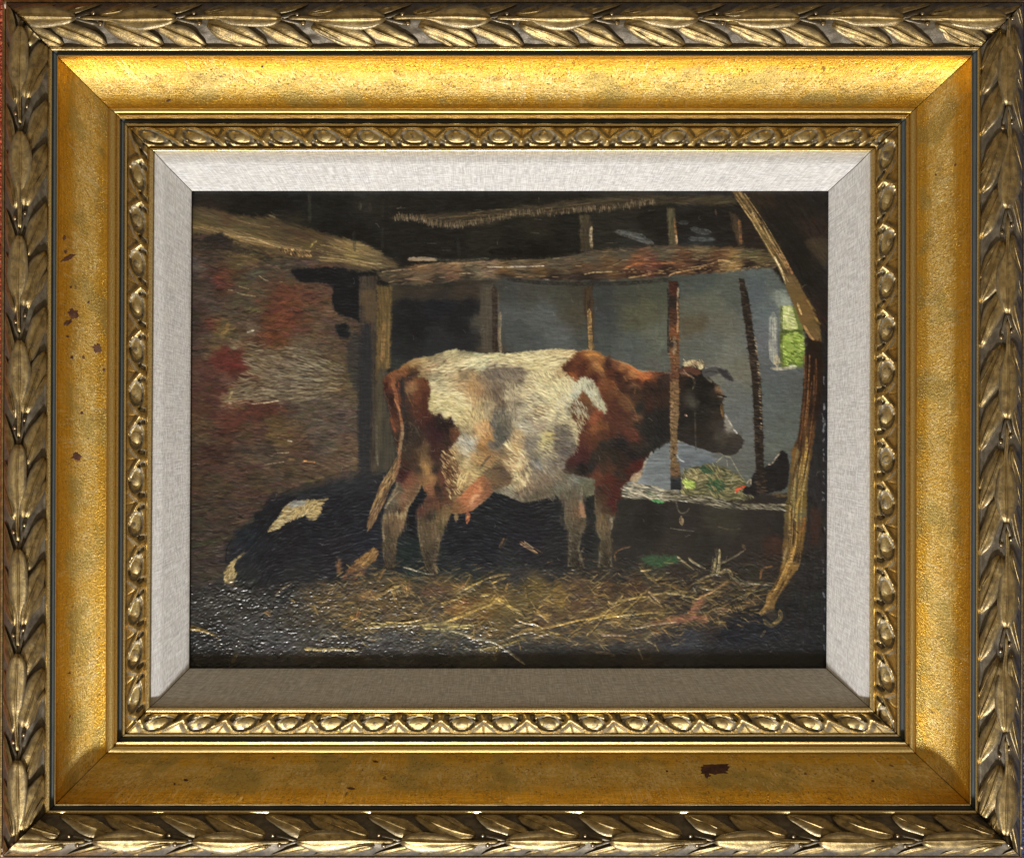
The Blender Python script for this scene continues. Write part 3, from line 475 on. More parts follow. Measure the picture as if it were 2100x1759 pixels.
    for cell, pts, w, c in [
      ('b4',[(370,640),(410,590),(480,550),(560,490)],7,G3),('b4',[(480,550),(560,500),(660,470)],7,G3),('b4',[(545,490),(580,560),(610,680)],8,(140,114,62)),('b4',[(720,440),(735,520),(745,600)],6,(158,128,78)),('b4',[(690,450),(700,520),(720,570)],6,(146,118,76)),('b4',[(770,400),(770,500),(755,590)],3,(120,90,54)),
      ('b4',[(700,250),(800,270),(950,320),(1090,330)],3,(170,160,134)),('b4',[(380,420),(440,320),(480,260)],5,(140,104,60)),
      ('b4',[(250,985),(420,970),(600,960),(950,950)],4,G2),('b4',[(300,930),(550,945),(780,915),(920,890)],4,G2),('b4',[(480,920),(700,920),(900,890)],3,G1),('b4',[(930,965),(1180,940),(1350,965),(1580,960)],5,G2),('b4',[(940,990),(1200,1000),(1580,985)],4,G2),('b4',[(960,1005),(1250,1030),(1560,1090)],3,(180,172,120)),('b4',[(1240,985),(1400,970),(1590,945)],3,G2),
      ('b4',[(1220,910),(1320,880),(1430,840),(1560,780),(1690,735),(1780,700),(1860,610)],5,G1),('b4',[(1860,620),(1900,660),(1950,690)],8,G1),('b4',[(1960,700),(2040,760),(2110,800)],5,(190,160,86)),('c4',[(0,710),(70,750),(140,800)],6,G1),('c4',[(140,800),(220,860),(290,910),(430,990)],4,(170,146,84)),
      ('b4',[(1450,515),(1600,440),(1750,372)],4,(176,150,80)),('b4',[(1750,372),(1880,345),(2010,330)],4,G5),('b4',[(1780,440),(1870,405),(1960,375)],4,(170,142,76)),('b4',[(1380,580),(1430,500),(1520,350)],3,(140,118,70)),
      ('b4',[(1160,690),(1240,665),(1340,640),(1420,655)],4,(164,138,78)),('b4',[(1160,730),(1300,660)],3,(150,124,70)),('b4',[(1650,600),(1720,580),(1780,570)],7,(164,140,70)),
      ('b4',[(1620,1250),(1720,1240),(1830,1215)],3,(160,156,124)),('b4',[(1630,1270),(1830,1230),(1950,1195),(2100,1150)],5,(166,146,82)),('c4',[(0,1205),(120,1150),(240,1130)],4,(156,140,84)),('b4',[(1840,1280),(1850,1220),(1880,1190)],6,(164,140,72)),
      ('b4',[(1360,1050),(1480,1090),(1600,1130),(1720,1150),(1850,1190)],3.4,(196,192,166)),('b4',[(1500,1100),(1560,1110),(1580,1140)],7,(170,142,86)),('b4',[(1870,1200),(1950,1260),(2110,1390)],3,(170,166,146)),('c4',[(0,1260),(100,1350),(220,1440)],3.4,(176,170,146)),('b4',[(1560,1080),(1570,980)],3,(140,120,70)),
      ('c4',[(430,1000),(560,970),(700,940),(850,905),(1000,880)],5,(204,168,88)),('c4',[(980,890),(1100,860),(1200,840),(1330,820),(1450,825)],6,(196,162,80)),('c4',[(1350,850),(1500,830),(1700,810),(1850,800),(2100,800)],4,(176,150,84)),('c4',[(1180,870),(1350,850),(1500,820)],4,G1),
      ('c4',[(60,1090),(160,1050),(280,1010),(450,995)],5,G3),('c4',[(120,890),(240,930),(360,950),(450,990)],4,G3),('c4',[(340,780),(430,830),(520,870)],9,(160,130,68)),('c4',[(370,790),(450,860),(520,930)],4,G3),('c4',[(0,1110),(200,1060),(400,1040),(640,1060)],3,(148,132,84)),('c4',[(450,1030),(560,1080),(640,1060)],4,(156,140,84)),('c4',[(340,1120),(420,1080),(520,1060)],4,G5),
      ('c4',[(990,1080),(1050,1020),(1150,900),(1200,820)],4,(172,144,80)),('c4',[(1190,840),(1280,750),(1400,690)],3,G3),('c4',[(760,1090),(830,1030),(920,990)],3,G5),
      ('c4',[(1250,660),(1280,690),(1320,700),(1370,660),(1430,590)],5,(176,152,100)),('c4',[(1380,670),(1550,625),(1720,605)],6,(176,150,84)),('c4',[(1640,590),(1700,560),(1740,510)],4,G3),('c4',[(1420,810),(1500,740),(1580,670)],5,(162,140,76)),('c4',[(1740,600),(1800,660),(1850,700)],3,(156,134,92)),('c4',[(1740,540),(1810,610),(1890,690)],3.4,(170,146,106)),
      ('c4',[(1800,580),(1900,565),(2000,560),(2110,570)],4,(176,156,96)),('d4',[(0,560),(160,580),(290,610),(390,640)],4,(166,148,92)),('c4',[(1290,950),(1360,940),(1420,970)],10,(146,114,62)),('c4',[(1160,1080),(1330,1080),(1480,1090)],5,(150,124,94)),('c4',[(1580,990),(1760,960),(2100,915)],2.4,(166,146,116)),
      ('c4',[(1640,250),(1720,340),(1800,410),(1900,380)],4,G3),('c4',[(1650,290),(1780,280)],3,G3),('c4',[(1820,420),(1900,490)],3,G5),('c4',[(1100,1290),(1230,1300),(1340,1340)],6,(112,96,74)),('c4',[(230,500),(240,620)],5,(130,104,58)),
      ('a4',[(0,980),(60,985),(160,1010),(270,1050)],9,(146,120,68)),('a4',[(30,1010),(140,1020),(280,1060),(400,1120)],4,(170,146,86)),('a4',[(1450,1250),(1600,1255),(1750,1258),(2090,1250)],6,(184,164,98)),('b4',[(0,1265),(120,1262)],5,(170,156,110)),('a4',[(960,800),(1000,810),(1040,850)],8,(176,134,70)),('a4',[(1090,600),(1160,520),(1290,440)],3,(112,98,70)),
      ('a4',[(560,1430),(600,1350),(630,1300)],7,(104,90,52)),('a4',[(1290,640),(1340,690)],6,(150,130,88)),('a4',[(1860,890),(1950,890)],5,(166,136,70)),('a4',[(2010,850),(2090,880)],7,(180,140,70)),('b4',[(120,1000),(200,1000)],7,(184,160,84)),('b4',[(130,870),(160,760)],8,(150,100,62)),('b4',[(80,900),(110,860)],6,(130,76,48)),('a4',[(1700,1090),(1870,1090)],3,(160,160,160)),
      ('b4',[(1390,540),(1430,480),(1440,440)],7,(140,96,66)),('b4',[(1420,690),(1450,650),(1500,680)],7,(176,116,60)),('b4',[(1960,520),(1985,440)],5,(150,118,62)),('b4',[(1720,1030),(1790,1080)],7,(146,112,62)),
      ('d4',[(380,410),(470,370),(560,340),(650,325)],4,(150,136,100)),('d4',[(650,330),(700,290),(750,275),(790,310),(810,370)],6,(156,138,98)),('d4',[(810,370),(860,410),(920,440),(1100,450),(1300,470)],4,(150,140,110)),('d4',[(565,350),(580,250),(598,130)],5,(156,144,104)),('d4',[(625,330),(645,200),(650,20)],6,(170,158,116)),
      ('d4',[(680,190),(780,150),(850,110),(950,40)],3,(120,110,90)),('d4',[(270,130),(340,190),(480,265)],5,(150,138,106)),('d4',[(130,110),(220,190),(320,270)],4,(140,128,96)),('d4',[(380,640),(450,600),(540,560),(620,510),(760,420)],4,(164,128,84)),('d4',[(400,490),(540,520),(620,510)],4,(150,136,96)),('d4',[(800,660),(940,590),(1160,520)],3,(104,96,66)),('d4',[(580,770),(700,760),(800,780)],8,(112,88,70)),
      ('d4',[(40,560),(60,440),(200,400)],3,(100,92,60)),('d4',[(320,560),(360,500)],5,(110,110,100)),('c4',[(950,0),(800,260),(900,240)],3,(80,74,54)),('c3',[(1340,1640),(1330,1560),(1400,1500),(1520,1470)],3,(120,90,64)),('b3',[(1880,1480),(1940,1350)],5,(96,72,46)),('c3',[(160,1410),(250,1470),(380,1550)],6,(160,124,86)),('c3',[(220,1410),(330,1490)],2,(220,190,150))]:
        pp = K(cell, *pts)
        cv.line([(x + 1, y + 3) for x, y in pp], w * 1.1, (38,34,30), a=.35, h=0)
        cv.line(pp, w * 1.1, np.minimum(np.array(c) * 1.1, 235), w * .7, a=.92, bristle=.55, h=2.0, soft=1.4)
        for q in range(2):
            o = rng.normal(0, w * .8, 2); cv.line([(x + o[0] + rng.normal(0, 1), y + o[1]) for x, y in pp], 1.8, np.array(c) * rng.uniform(.6, .95), a=.6, bristle=.5, h=1.2)
    for i in range(150):
        x = rng.choice([rng.normal(800, 60), rng.normal(890, 50), rng.normal(1200, 90), rng.uniform(640, 1500)]); y = rng.normal(1172, 13); an = rng.choice([-.6, -.2, .2, .6]) + rng.normal(0, .2); L = rng.uniform(8, 22)
        cv.line([(x, y), (x + L * math.cos(an), y + L * math.sin(an))], rng.uniform(1.6, 3), [(132,110,66),(96,80,52),(74,62,46),(158,134,80)][rng.integers(0, 4)], a=.6, h=1.1, bristle=.4)
    for i in range(680):                                   # loose straw
        x = rng.uniform(640, 1560); y = 1175 + rng.beta(2, 2) * 160
        if x > 1400 and y > 1280: continue
        an = rng.choice([-.5, -.25, .1, .3, .8]) + rng.normal(0, .2); L = rng.uniform(8, 26)
        c = [G3, G5, (172,148,84), (94,82,58), (158,148,108), (84,70,48), (140,116,66)][rng.integers(0, 7)]
        cv.line([(x, y), (x + L * math.cos(an) / 2, y + L * math.sin(an) / 2 + rng.normal(0, 1)), (x + L * math.cos(an), y + L * math.sin(an))], rng.uniform(1.5, 3), c, a=.6, h=1.3, bristle=.3)
    for i in range(210):                                   # dark gaps
        x = rng.uniform(395, 1500); y = rng.uniform(1190, 1340); L = rng.uniform(8, 22); an = rng.normal(0, .5)
        cv.line([(x, y), (x + L * math.cos(an), y + L * math.sin(an))], rng.uniform(1.5, 3.4), (30,28,27), a=.55, h=-.8)
    # ---- the cow: tail brush behind, then legs, body, head
    cow_poly = [(789,772),(799,764),(814,758),(828,746),(844,736),(860,732),(878,730),(898,725),(916,717),(930,716),(944,718),(969,722),(1003,725),(1033,725),(1061,722),(1089,719),(1139,714),(1170,717),(1186,719),(1206,716),(1222,720),(1239,729),(1256,735),(1289,746),(1306,756),(1339,761),(1372,763),(1392,760),
       (1440,790),(1440,915),(1400,906),(1371,904),(1336,926),(1322,945),(1314,968),(1312,980),(1292,986),(1277,997),(1272,1002),(1264,1033),(1261,1055),(1257,1075),(1251,1095),(1254,1125),(1256,1162),(1226,1162),(1228,1130),(1232,1108),(1224,1088),(1221,1050),(1219,1013),(1196,1015),(1197,1042),(1202,1057),(1201,1075),(1192,1095),(1189,1125),(1199,1162),(1164,1160),(1166,1117),(1167,1088),(1157,1067),(1156,1033),(1147,1013),
       (1114,1022),(1076,1030),(1058,1024),(1027,1010),(1011,1008),(1001,1020),(978,1040),(968,1046),(926,1052),(918,1068),(906,1090),(901,1120),(894,1150),(899,1174),(886,1178),(874,1165),(868,1142),(859,1108),(856,1075),(856,1058),(864,1047),(874,1030),(879,1012),(872,996),(866,990),(861,1005),(849,1022),(838,1042),(831,1067),(826,1083),(814,1103),(811,1133),(809,1162),(795,1164),(786,1142),(784,1108),(783,1075),(788,1047),(795,1025),(804,1015),(812,1000),(816,960),(812,900),(804,862),(796,826),(789,806),(786,788)]
    body = [(850,745,(150,122,80)),(835,752,(140,100,58)),(820,765,(136,84,46)),(870,738,(160,140,98)),(900,732,(168,152,116)),(930,722,(176,164,122)),(960,730,(176,166,126)),(985,735,(186,184,146)),(990,748,(192,198,160)),(970,745,(184,180,140)),(940,745,(172,158,118)),(910,750,(164,144,106)),(880,755,(160,132,94)),(865,762,(150,126,88)),(890,772,(178,166,128)),(920,770,(174,158,118)),(950,765,(170,148,108)),(975,770,(160,130,92)),
      (1010,728,(196,190,140)),(1040,733,(206,196,144)),(1070,730,(206,194,146)),(1100,725,(204,190,144)),(1140,720,(196,178,132)),(1170,725,(186,158,112)),(1060,745,(192,178,128)),(1100,745,(192,180,128)),(1140,740,(190,176,128)),(1165,745,(176,150,108)),
      (1005,750,(120,108,92)),(1000,765,(104,92,80)),(1020,770,(112,100,90)),(1040,760,(114,104,92)),(1060,760,(118,106,92)),(1065,775,(128,114,96)),(1040,785,(150,136,108)),(1010,790,(112,96,80)),(1018,805,(100,84,68)),(1025,820,(108,92,74)),(1040,810,(168,154,124)),(1055,800,(160,146,116)),(1015,735,(188,180,136)),(995,790,(150,124,90)),(1030,745,(170,158,120)),
      (890,790,(184,172,130)),(900,800,(190,178,134)),(920,795,(182,168,128)),(945,790,(168,140,100)),(970,790,(158,124,82)),(985,800,(150,118,80)),(895,820,(186,172,118)),(890,840,(172,158,112)),(905,838,(176,166,120)),(920,820,(192,178,122)),(940,815,(198,186,140)),(950,830,(200,186,134)),(965,815,(176,146,100)),(985,830,(168,146,104)),(940,850,(196,182,126)),(920,850,(186,172,118)),(965,850,(186,164,112)),
      (980,850,(176,156,112)),(1000,850,(166,148,112)),(1000,830,(160,142,108)),(940,870,(180,164,118)),(960,880,(182,162,118)),(985,880,(186,150,102)),(998,870,(180,140,90)),(1000,900,(172,126,74)),(990,915,(166,120,70)),(1015,860,(112,110,96)),(1022,880,(86,88,82)),(1024,900,(80,80,74)),(1012,910,(100,92,80)),(1035,860,(128,120,102)),(1038,885,(104,98,84)),
      (950,900,(172,166,148)),(965,910,(180,178,164)),(955,925,(176,166,136)),(975,930,(170,136,90)),(985,945,(166,130,80)),(1000,935,(140,106,68)),(935,930,(156,132,92)),(945,945,(170,150,106)),(960,955,(176,156,110)),(930,955,(120,92,62)),(950,975,(160,132,86)),(940,990,(150,128,86)),(930,1005,(120,94,60)),(970,965,(170,146,98)),(985,965,(160,140,92)),
      (1060,820,(156,142,116)),(1070,800,(172,160,126)),(1090,785,(184,170,132)),(1110,770,(196,182,136)),(1130,760,(194,180,136)),(1150,765,(176,150,108)),(1150,785,(194,184,138)),(1120,800,(196,186,142)),(1140,810,(198,190,146)),(1165,795,(190,182,144)),(1185,790,(184,182,152)),(1200,785,(182,180,152)),(1215,795,(172,168,140)),(1220,815,(164,158,130)),(1210,805,(182,184,160)),(1180,810,(182,184,160)),(1160,825,(184,180,152)),(1100,820,(176,166,136)),(1080,840,(172,164,136)),(1060,850,(160,150,124)),(1095,850,(166,152,124)),(1105,840,(140,120,92)),(1075,870,(176,168,146)),(1060,890,(172,148,108)),(1090,880,(158,148,126)),(1110,870,(150,136,112)),(1130,850,(182,172,136)),(1150,850,(186,178,144)),(1160,870,(172,162,126)),(1130,880,(156,146,120)),(1175,880,(176,162,122)),(1180,900,(168,156,122)),
      (1120,905,(176,164,112)),(1130,895,(170,154,96)),(1145,890,(130,120,104)),(1160,890,(110,102,92)),(1165,905,(96,90,84)),(1150,910,(112,104,92)),(1125,920,(178,166,122)),(1140,930,(150,140,112)),(1155,930,(82,78,78)),(1165,935,(104,98,88)),(1140,945,(110,102,88)),(1120,940,(124,116,96)),(1095,910,(124,116,102)),(1085,930,(128,120,106)),(1105,930,(140,130,104)),(1100,950,(132,130,124)),(1075,940,(168,148,112)),(1055,920,(176,146,98)),(1050,945,(172,142,98)),(1060,965,(180,156,110)),(1075,975,(170,140,98)),(1040,960,(150,124,86)),(1045,985,(176,158,114)),(1065,990,(180,160,118)),(1090,970,(124,112,94)),(1120,965,(136,128,112)),(1145,960,(120,110,94)),(1150,975,(108,98,80)),(1120,985,(112,96,78)),(1090,995,(120,100,80)),(1070,1005,(124,106,84)),
      (1045,1005,(124,118,100)),(1060,1015,(118,110,94)),(1080,1020,(100,92,76)),(1110,1008,(104,94,76)),(1140,1000,(100,98,84)),(1165,995,(108,104,88)),(1180,985,(104,106,96)),(1200,1000,(112,112,88)),(1205,1008,(104,104,82)),(1180,1005,(92,90,76)),(1020,1000,(112,108,92)),(1020,985,(96,88,72)),(1005,975,(70,58,46)),(1030,970,(110,98,74))]
    WFur = cv.field(body, eps=25, p=2.4)
    wl = WFur @ np.array([.3, .59, .11]); WFur = wl[..., None] + (WFur - wl[..., None]) * .95
    WFur = WFur * np.array([1.0, 1.01, 1.02]) * (1 - .20 * smooth01(.48, .72, fbm(cv.X / 22, cv.Y / 18, 77, 3)) )[..., None]
    r = cv.fill(cow_poly, WFur, 2, 3, smooth=False)
    white = r
    def furdir(x, y):
        if y < 760: return -0.15 + 0.2 * math.sin(x / 40)
        if x < 960: return 0.35 + 0.5 * math.sin((x + y) / 47)
        if x < 1060: return 0.95 + 0.5 * math.sin(y / 41)
        return 0.75 + 0.45 * math.sin((x - y) / 53)
    ur = cv.mask([(830,748),(880,732),(930,718),(1050,726),(1140,716),(1200,730),(1235,820),(1190,960),(1210,1012),(1080,1026),(1010,1004),(930,1010),(920,960),(880,840),(880,790)], 4, 6, False)
    cv.strokes(ur, 10000, 9, 1.9, furdir, src=WFur, jit=0.10, a=0.5, h=0.5, hue=6, lift=.05)
    cv.strokes(ur, 900, 16, 4.5, furdir, src=WFur, jit=0.10, a=0.5, h=0.5, hue=6, lift=.04)
    cv.strokes(ur, 2400, 7, 1.7, furdir, src=WFur, jit=0.14, a=0.42, h=0.4, hue=5, lift=-.24)
    cv.strokes(ur, 900, 6, 1.6, furdir, pal=[(84,72,58),(104,88,66),(70,62,54),(122,98,66)], jit=0.14, a=0.42, h=0.4)
    cv.strokes(ur, 2200, 8, 1.8, furdir, src=WFur, jit=0.08, a=0.5, h=1.1, hue=6, lift=.14)
    for poly, n, pal in [([(995,750),(1030,742),(1075,752),(1070,790),(1040,800),(1030,830),(1012,828),(1008,790)],170,[(96,88,78),(112,100,86),(80,72,64),(128,114,92)]),([(1130,880),(1165,872),(1182,905),(1172,945),(1140,955),(1120,930)],170,[(84,78,74),(104,96,86),(120,110,94),(66,62,62)]),([(1012,840),(1034,836),(1040,880),(1034,915),(1016,912)],120,[(86,84,76),(104,98,86),(72,72,68)]),([(1080,955),(1150,955),(1170,985),(1120,1000),(1070,985)],120,[(110,100,86),(92,84,70),(132,118,96)]),([(1060,1005),(1130,1000),(1200,1000),(1190,1012),(1110,1020),(1070,1024)],120,[(92,84,68),(80,72,58)])]:
        cv.strokes(cv.mask(poly, 7, 16), n, 11, 2.4, furdir, pal=pal, jit=.12, a=.5, h=.6)
    for poly, n in [([(880,745),(990,728),(1060,728),(1170,722),(1160,745),(1060,748),(960,755),(900,765)],260),([(890,780),(960,810),(960,850),(920,860),(890,840)],150),([(1075,790),(1160,780),(1180,850),(1130,865),(1085,850)],200),([(1040,905),(1075,930),(1085,985),(1055,990),(1035,960)],90)]:
        cv.strokes(cv.mask(poly, 8, 14), n, 13, 2.6, furdir, pal=[(214,204,160),(200,190,148),(222,212,172),(188,172,128)], jit=.06, a=.55, h=1.2)
    # brown hind quarter
    rump = K('b2',(455,760),(470,690),(530,650),(640,600),(760,570),(860,590),(905,620),(880,660),(880,700),(1000,730),(1035,850),(1010,950),(1010,1100),(1060,1165),(1170,1160),(1225,1225),(1275,1190),(1345,1290),(1395,1400),(1350,1500),(1260,1560),(1275,1700)) + K('b3',(1255,300),(1240,420),(1320,560),(1340,640),(1370,760),(1300,850),(1340,930),(1280,1040),(1240,1080),(1000,1180),(850,1140),(880,1000),(1000,850),(930,700),(700,1050),(470,1060),(470,940),(600,740),(640,500),(600,200)) + K('b2',(560,1300),(530,1100),(480,950))
    RF = cv.field([(790,790,(66,28,26)),(795,775,(96,46,30)),(810,770,(140,82,44)),(825,765,(140,86,46)),(806,785,(150,84,50)),(812,800,(122,56,36)),(815,815,(116,62,40)),(822,790,(46,36,34)),(826,805,(40,36,38)),(840,772,(70,46,34)),(850,770,(84,56,36)),(845,790,(160,116,70)),(838,796,(140,100,62)),(852,780,(140,84,48)),(865,785,(108,58,34)),(875,790,(110,60,36)),(868,805,(88,42,28)),(855,815,(110,60,38)),(872,825,(84,42,30)),(850,840,(88,48,34)),(835,840,(58,46,40)),(800,825,(60,32,26)),(806,845,(78,40,30)),(802,815,(52,30,26)),
       (845,860,(66,46,36)),(860,850,(90,44,32)),(870,865,(76,38,32)),(830,870,(44,38,34)),(850,885,(58,48,40)),(880,870,(62,34,34)),(890,880,(64,30,36)),(905,870,(44,30,28)),(900,895,(60,30,36)),(885,905,(68,32,34)),(926,865,(46,28,28)),(920,885,(44,28,26)),(930,885,(112,68,42)),(932,905,(100,58,36)),(920,910,(60,38,30)),(860,905,(64,46,38)),(840,900,(60,46,38)),(835,925,(66,52,40)),(812,870,(104,60,40)),(826,900,(60,42,34)),
       (870,915,(96,74,48)),(874,935,(110,84,52)),(868,955,(170,126,66)),(876,965,(176,130,68)),(880,985,(170,120,66)),(882,1000,(150,96,60)),(885,1012,(140,88,60)),(870,985,(140,100,60)),(890,930,(66,38,34)),(900,930,(70,40,34)),(910,930,(80,52,38)),(895,960,(56,44,38)),(905,970,(104,58,42)),(912,990,(110,62,44)),(925,955,(84,54,36)),(932,960,(70,44,30)),(935,985,(120,96,60)),(900,1000,(48,38,32)),(898,1015,(66,44,34)),(912,1015,(92,56,40)),(925,1015,(104,72,48)),
       (845,945,(72,50,36)),(860,960,(58,46,38)),(830,955,(64,40,32)),(828,975,(70,30,32)),(845,985,(130,78,54)),(838,990,(128,78,54)),(855,1000,(112,84,58)),(835,1005,(130,92,64)),(825,1020,(134,96,66)),(845,1020,(110,78,52)),(820,1000,(96,86,66)),(810,1030,(108,100,80)),(800,1035,(84,76,60)),(815,1045,(54,48,40)),(830,1045,(120,84,56)),(795,1055,(66,60,50)),
       (880,1030,(92,56,42)),(870,1050,(92,58,44)),(895,1040,(100,62,44)),(890,1055,(76,68,50)),(880,1065,(50,42,34)),(915,1050,(120,96,58)),(905,1060,(118,94,58)),(860,1075,(88,74,56)),(875,1075,(66,60,50))], eps=18)
    rl = RF @ np.array([.3, .59, .11]); RF = (rl[..., None] + (RF - rl[..., None]) * .80) * np.array([.90, .88, .87])
    r = cv.fill(rump, RF, 4, 9, smooth=False)
    cv.strokes(r, 1900, 9, 2, lambda x, y: 1.25 + .3 * math.sin(x / 17), src=RF, jit=.13, a=.55, h=.6, hue=5)
    cv.strokes(cv.mask(K('b3',(1180,300),(1340,300),(1420,560),(1440,760),(1260,850),(1180,560)), 6, 8), 240, 9, 2, .9, pal=[(176,150,104),(96,66,44),(66,40,30),(150,118,78),(190,170,124)], a=.7, h=.9)
    cv.strokes(cv.mask(K('b3',(1360,640),(1480,560),(1470,700),(1390,760)), 3, 4), 60, 13, 2, 1.9, pal=[(196,172,116),(170,142,90),(216,196,146)], a=.8, h=1)
    # lower legs, grey-brown mud
    LF = cv.field([(800,1070,(92,82,64)),(815,1070,(112,96,72)),(795,1090,(70,66,56)),(812,1090,(96,86,66)),(790,1110,(66,64,54)),(800,1120,(80,74,60)),(798,1150,(66,62,52)),(804,1165,(60,57,48)),(870,1090,(76,72,58)),(890,1085,(92,86,70)),(900,1075,(84,80,62)),(875,1110,(80,76,62)),(892,1115,(76,72,60)),(870,1140,(58,55,48)),(888,1140,(74,70,58)),(880,1165,(58,55,46)),(893,1165,(70,66,52)),
        (1160,1020,(92,88,76)),(1180,1020,(98,92,78)),(1192,1025,(112,106,92)),(1165,1045,(96,92,78)),(1185,1050,(110,92,74)),(1170,1070,(84,82,68)),(1195,1070,(86,80,64)),(1180,1090,(72,70,58)),(1175,1120,(60,58,48)),(1185,1150,(56,54,46)),(1225,1045,(84,76,60)),(1228,1065,(104,94,72)),(1235,1085,(96,90,70)),(1250,1075,(98,92,76)),(1245,1100,(86,82,64)),(1240,1125,(72,68,54)),(1245,1150,(60,58,46))], eps=20)
    LF = LF * np.array([.88, .80, .76]) * (1 - .25 * smooth01(1090, 1165, cv.Y))[..., None]
    for poly in [[(785,1062),(800,1052),(832,1066),(827,1083),(814,1103),(811,1133),(809,1166),(795,1166),(786,1142),(784,1108)],[(857,1070),(880,1070),(915,1068),(906,1090),(901,1120),(894,1150),(899,1174),(886,1180),(874,1165),(868,1142),(859,1108)],
                 [(1147,1014),(1196,1014),(1197,1042),(1202,1057),(1201,1075),(1192,1095),(1189,1125),(1199,1164),(1164,1164),(1166,1117),(1167,1088),(1157,1067),(1156,1033)],[(1221,1046),(1262,1052),(1257,1075),(1251,1095),(1254,1125),(1256,1164),(1226,1164),(1228,1130),(1232,1108),(1224,1088)]]:
        r = cv.fill(poly, LF, 8, 14, smooth=False, a=.74)
        cv.strokes(r, 420, 8, 2.0, 1.4, src=LF, jit=.16, a=.45, h=.7)
    for kx, ky in ((808,1062),(885,1064),(1172,1022),(1240,1045)):
        cv.strokes(cv.mask([(kx-28,ky-24),(kx+28,ky-24),(kx+26,ky+28),(kx-26,ky+28)], 5, 6), 150, 20, 2.6, 1.5, jit=.12, a=.6, h=.4)
    cv.fill(K('c3',(890,920),(930,920),(970,1080),(930,1110),(900,1040)), (160,120,88), 3, 3, a=.8)
    cv.line(K('c3',(905,800),(915,860),(900,920)), 6, (120,114,98), a=.6)
    cv.line(K('c3',(1285,1110),(1295,1170)), 7, (176,170,156), a=.8, bristle=.4)
    cv.line(K('c3',(1300,1180),(1290,1260)), 4, (130,124,104), a=.6)
    # shoulder, neck and breast
    sh = K('c2',(880,378),(1000,365),(1100,380),(1200,436),(1300,468),(1500,538),(1600,598),(1800,628),(2000,638),(2060,660),(2060,1480),(1990,1495),(1780,1625)) + K('c3',(1700,420),(1650,560),(1590,640),(1520,665),(1430,735),(1400,770),(1360,950),(1335,1075),(1260,1100),(1090,1050),(1080,800),(1070,640),(800,570),(700,530),(740,430)) + K('c2',(800,1650),(850,1560),(880,1450),(890,1300),(820,1180),(770,1080),(830,1020),(900,950),(930,870),(980,900),(1040,1000),(1130,1130),(1200,1145),(1235,1100),(1180,950),(1120,830),(1050,745),(930,700),(830,735),(770,680),(700,590),(700,540),(800,465))
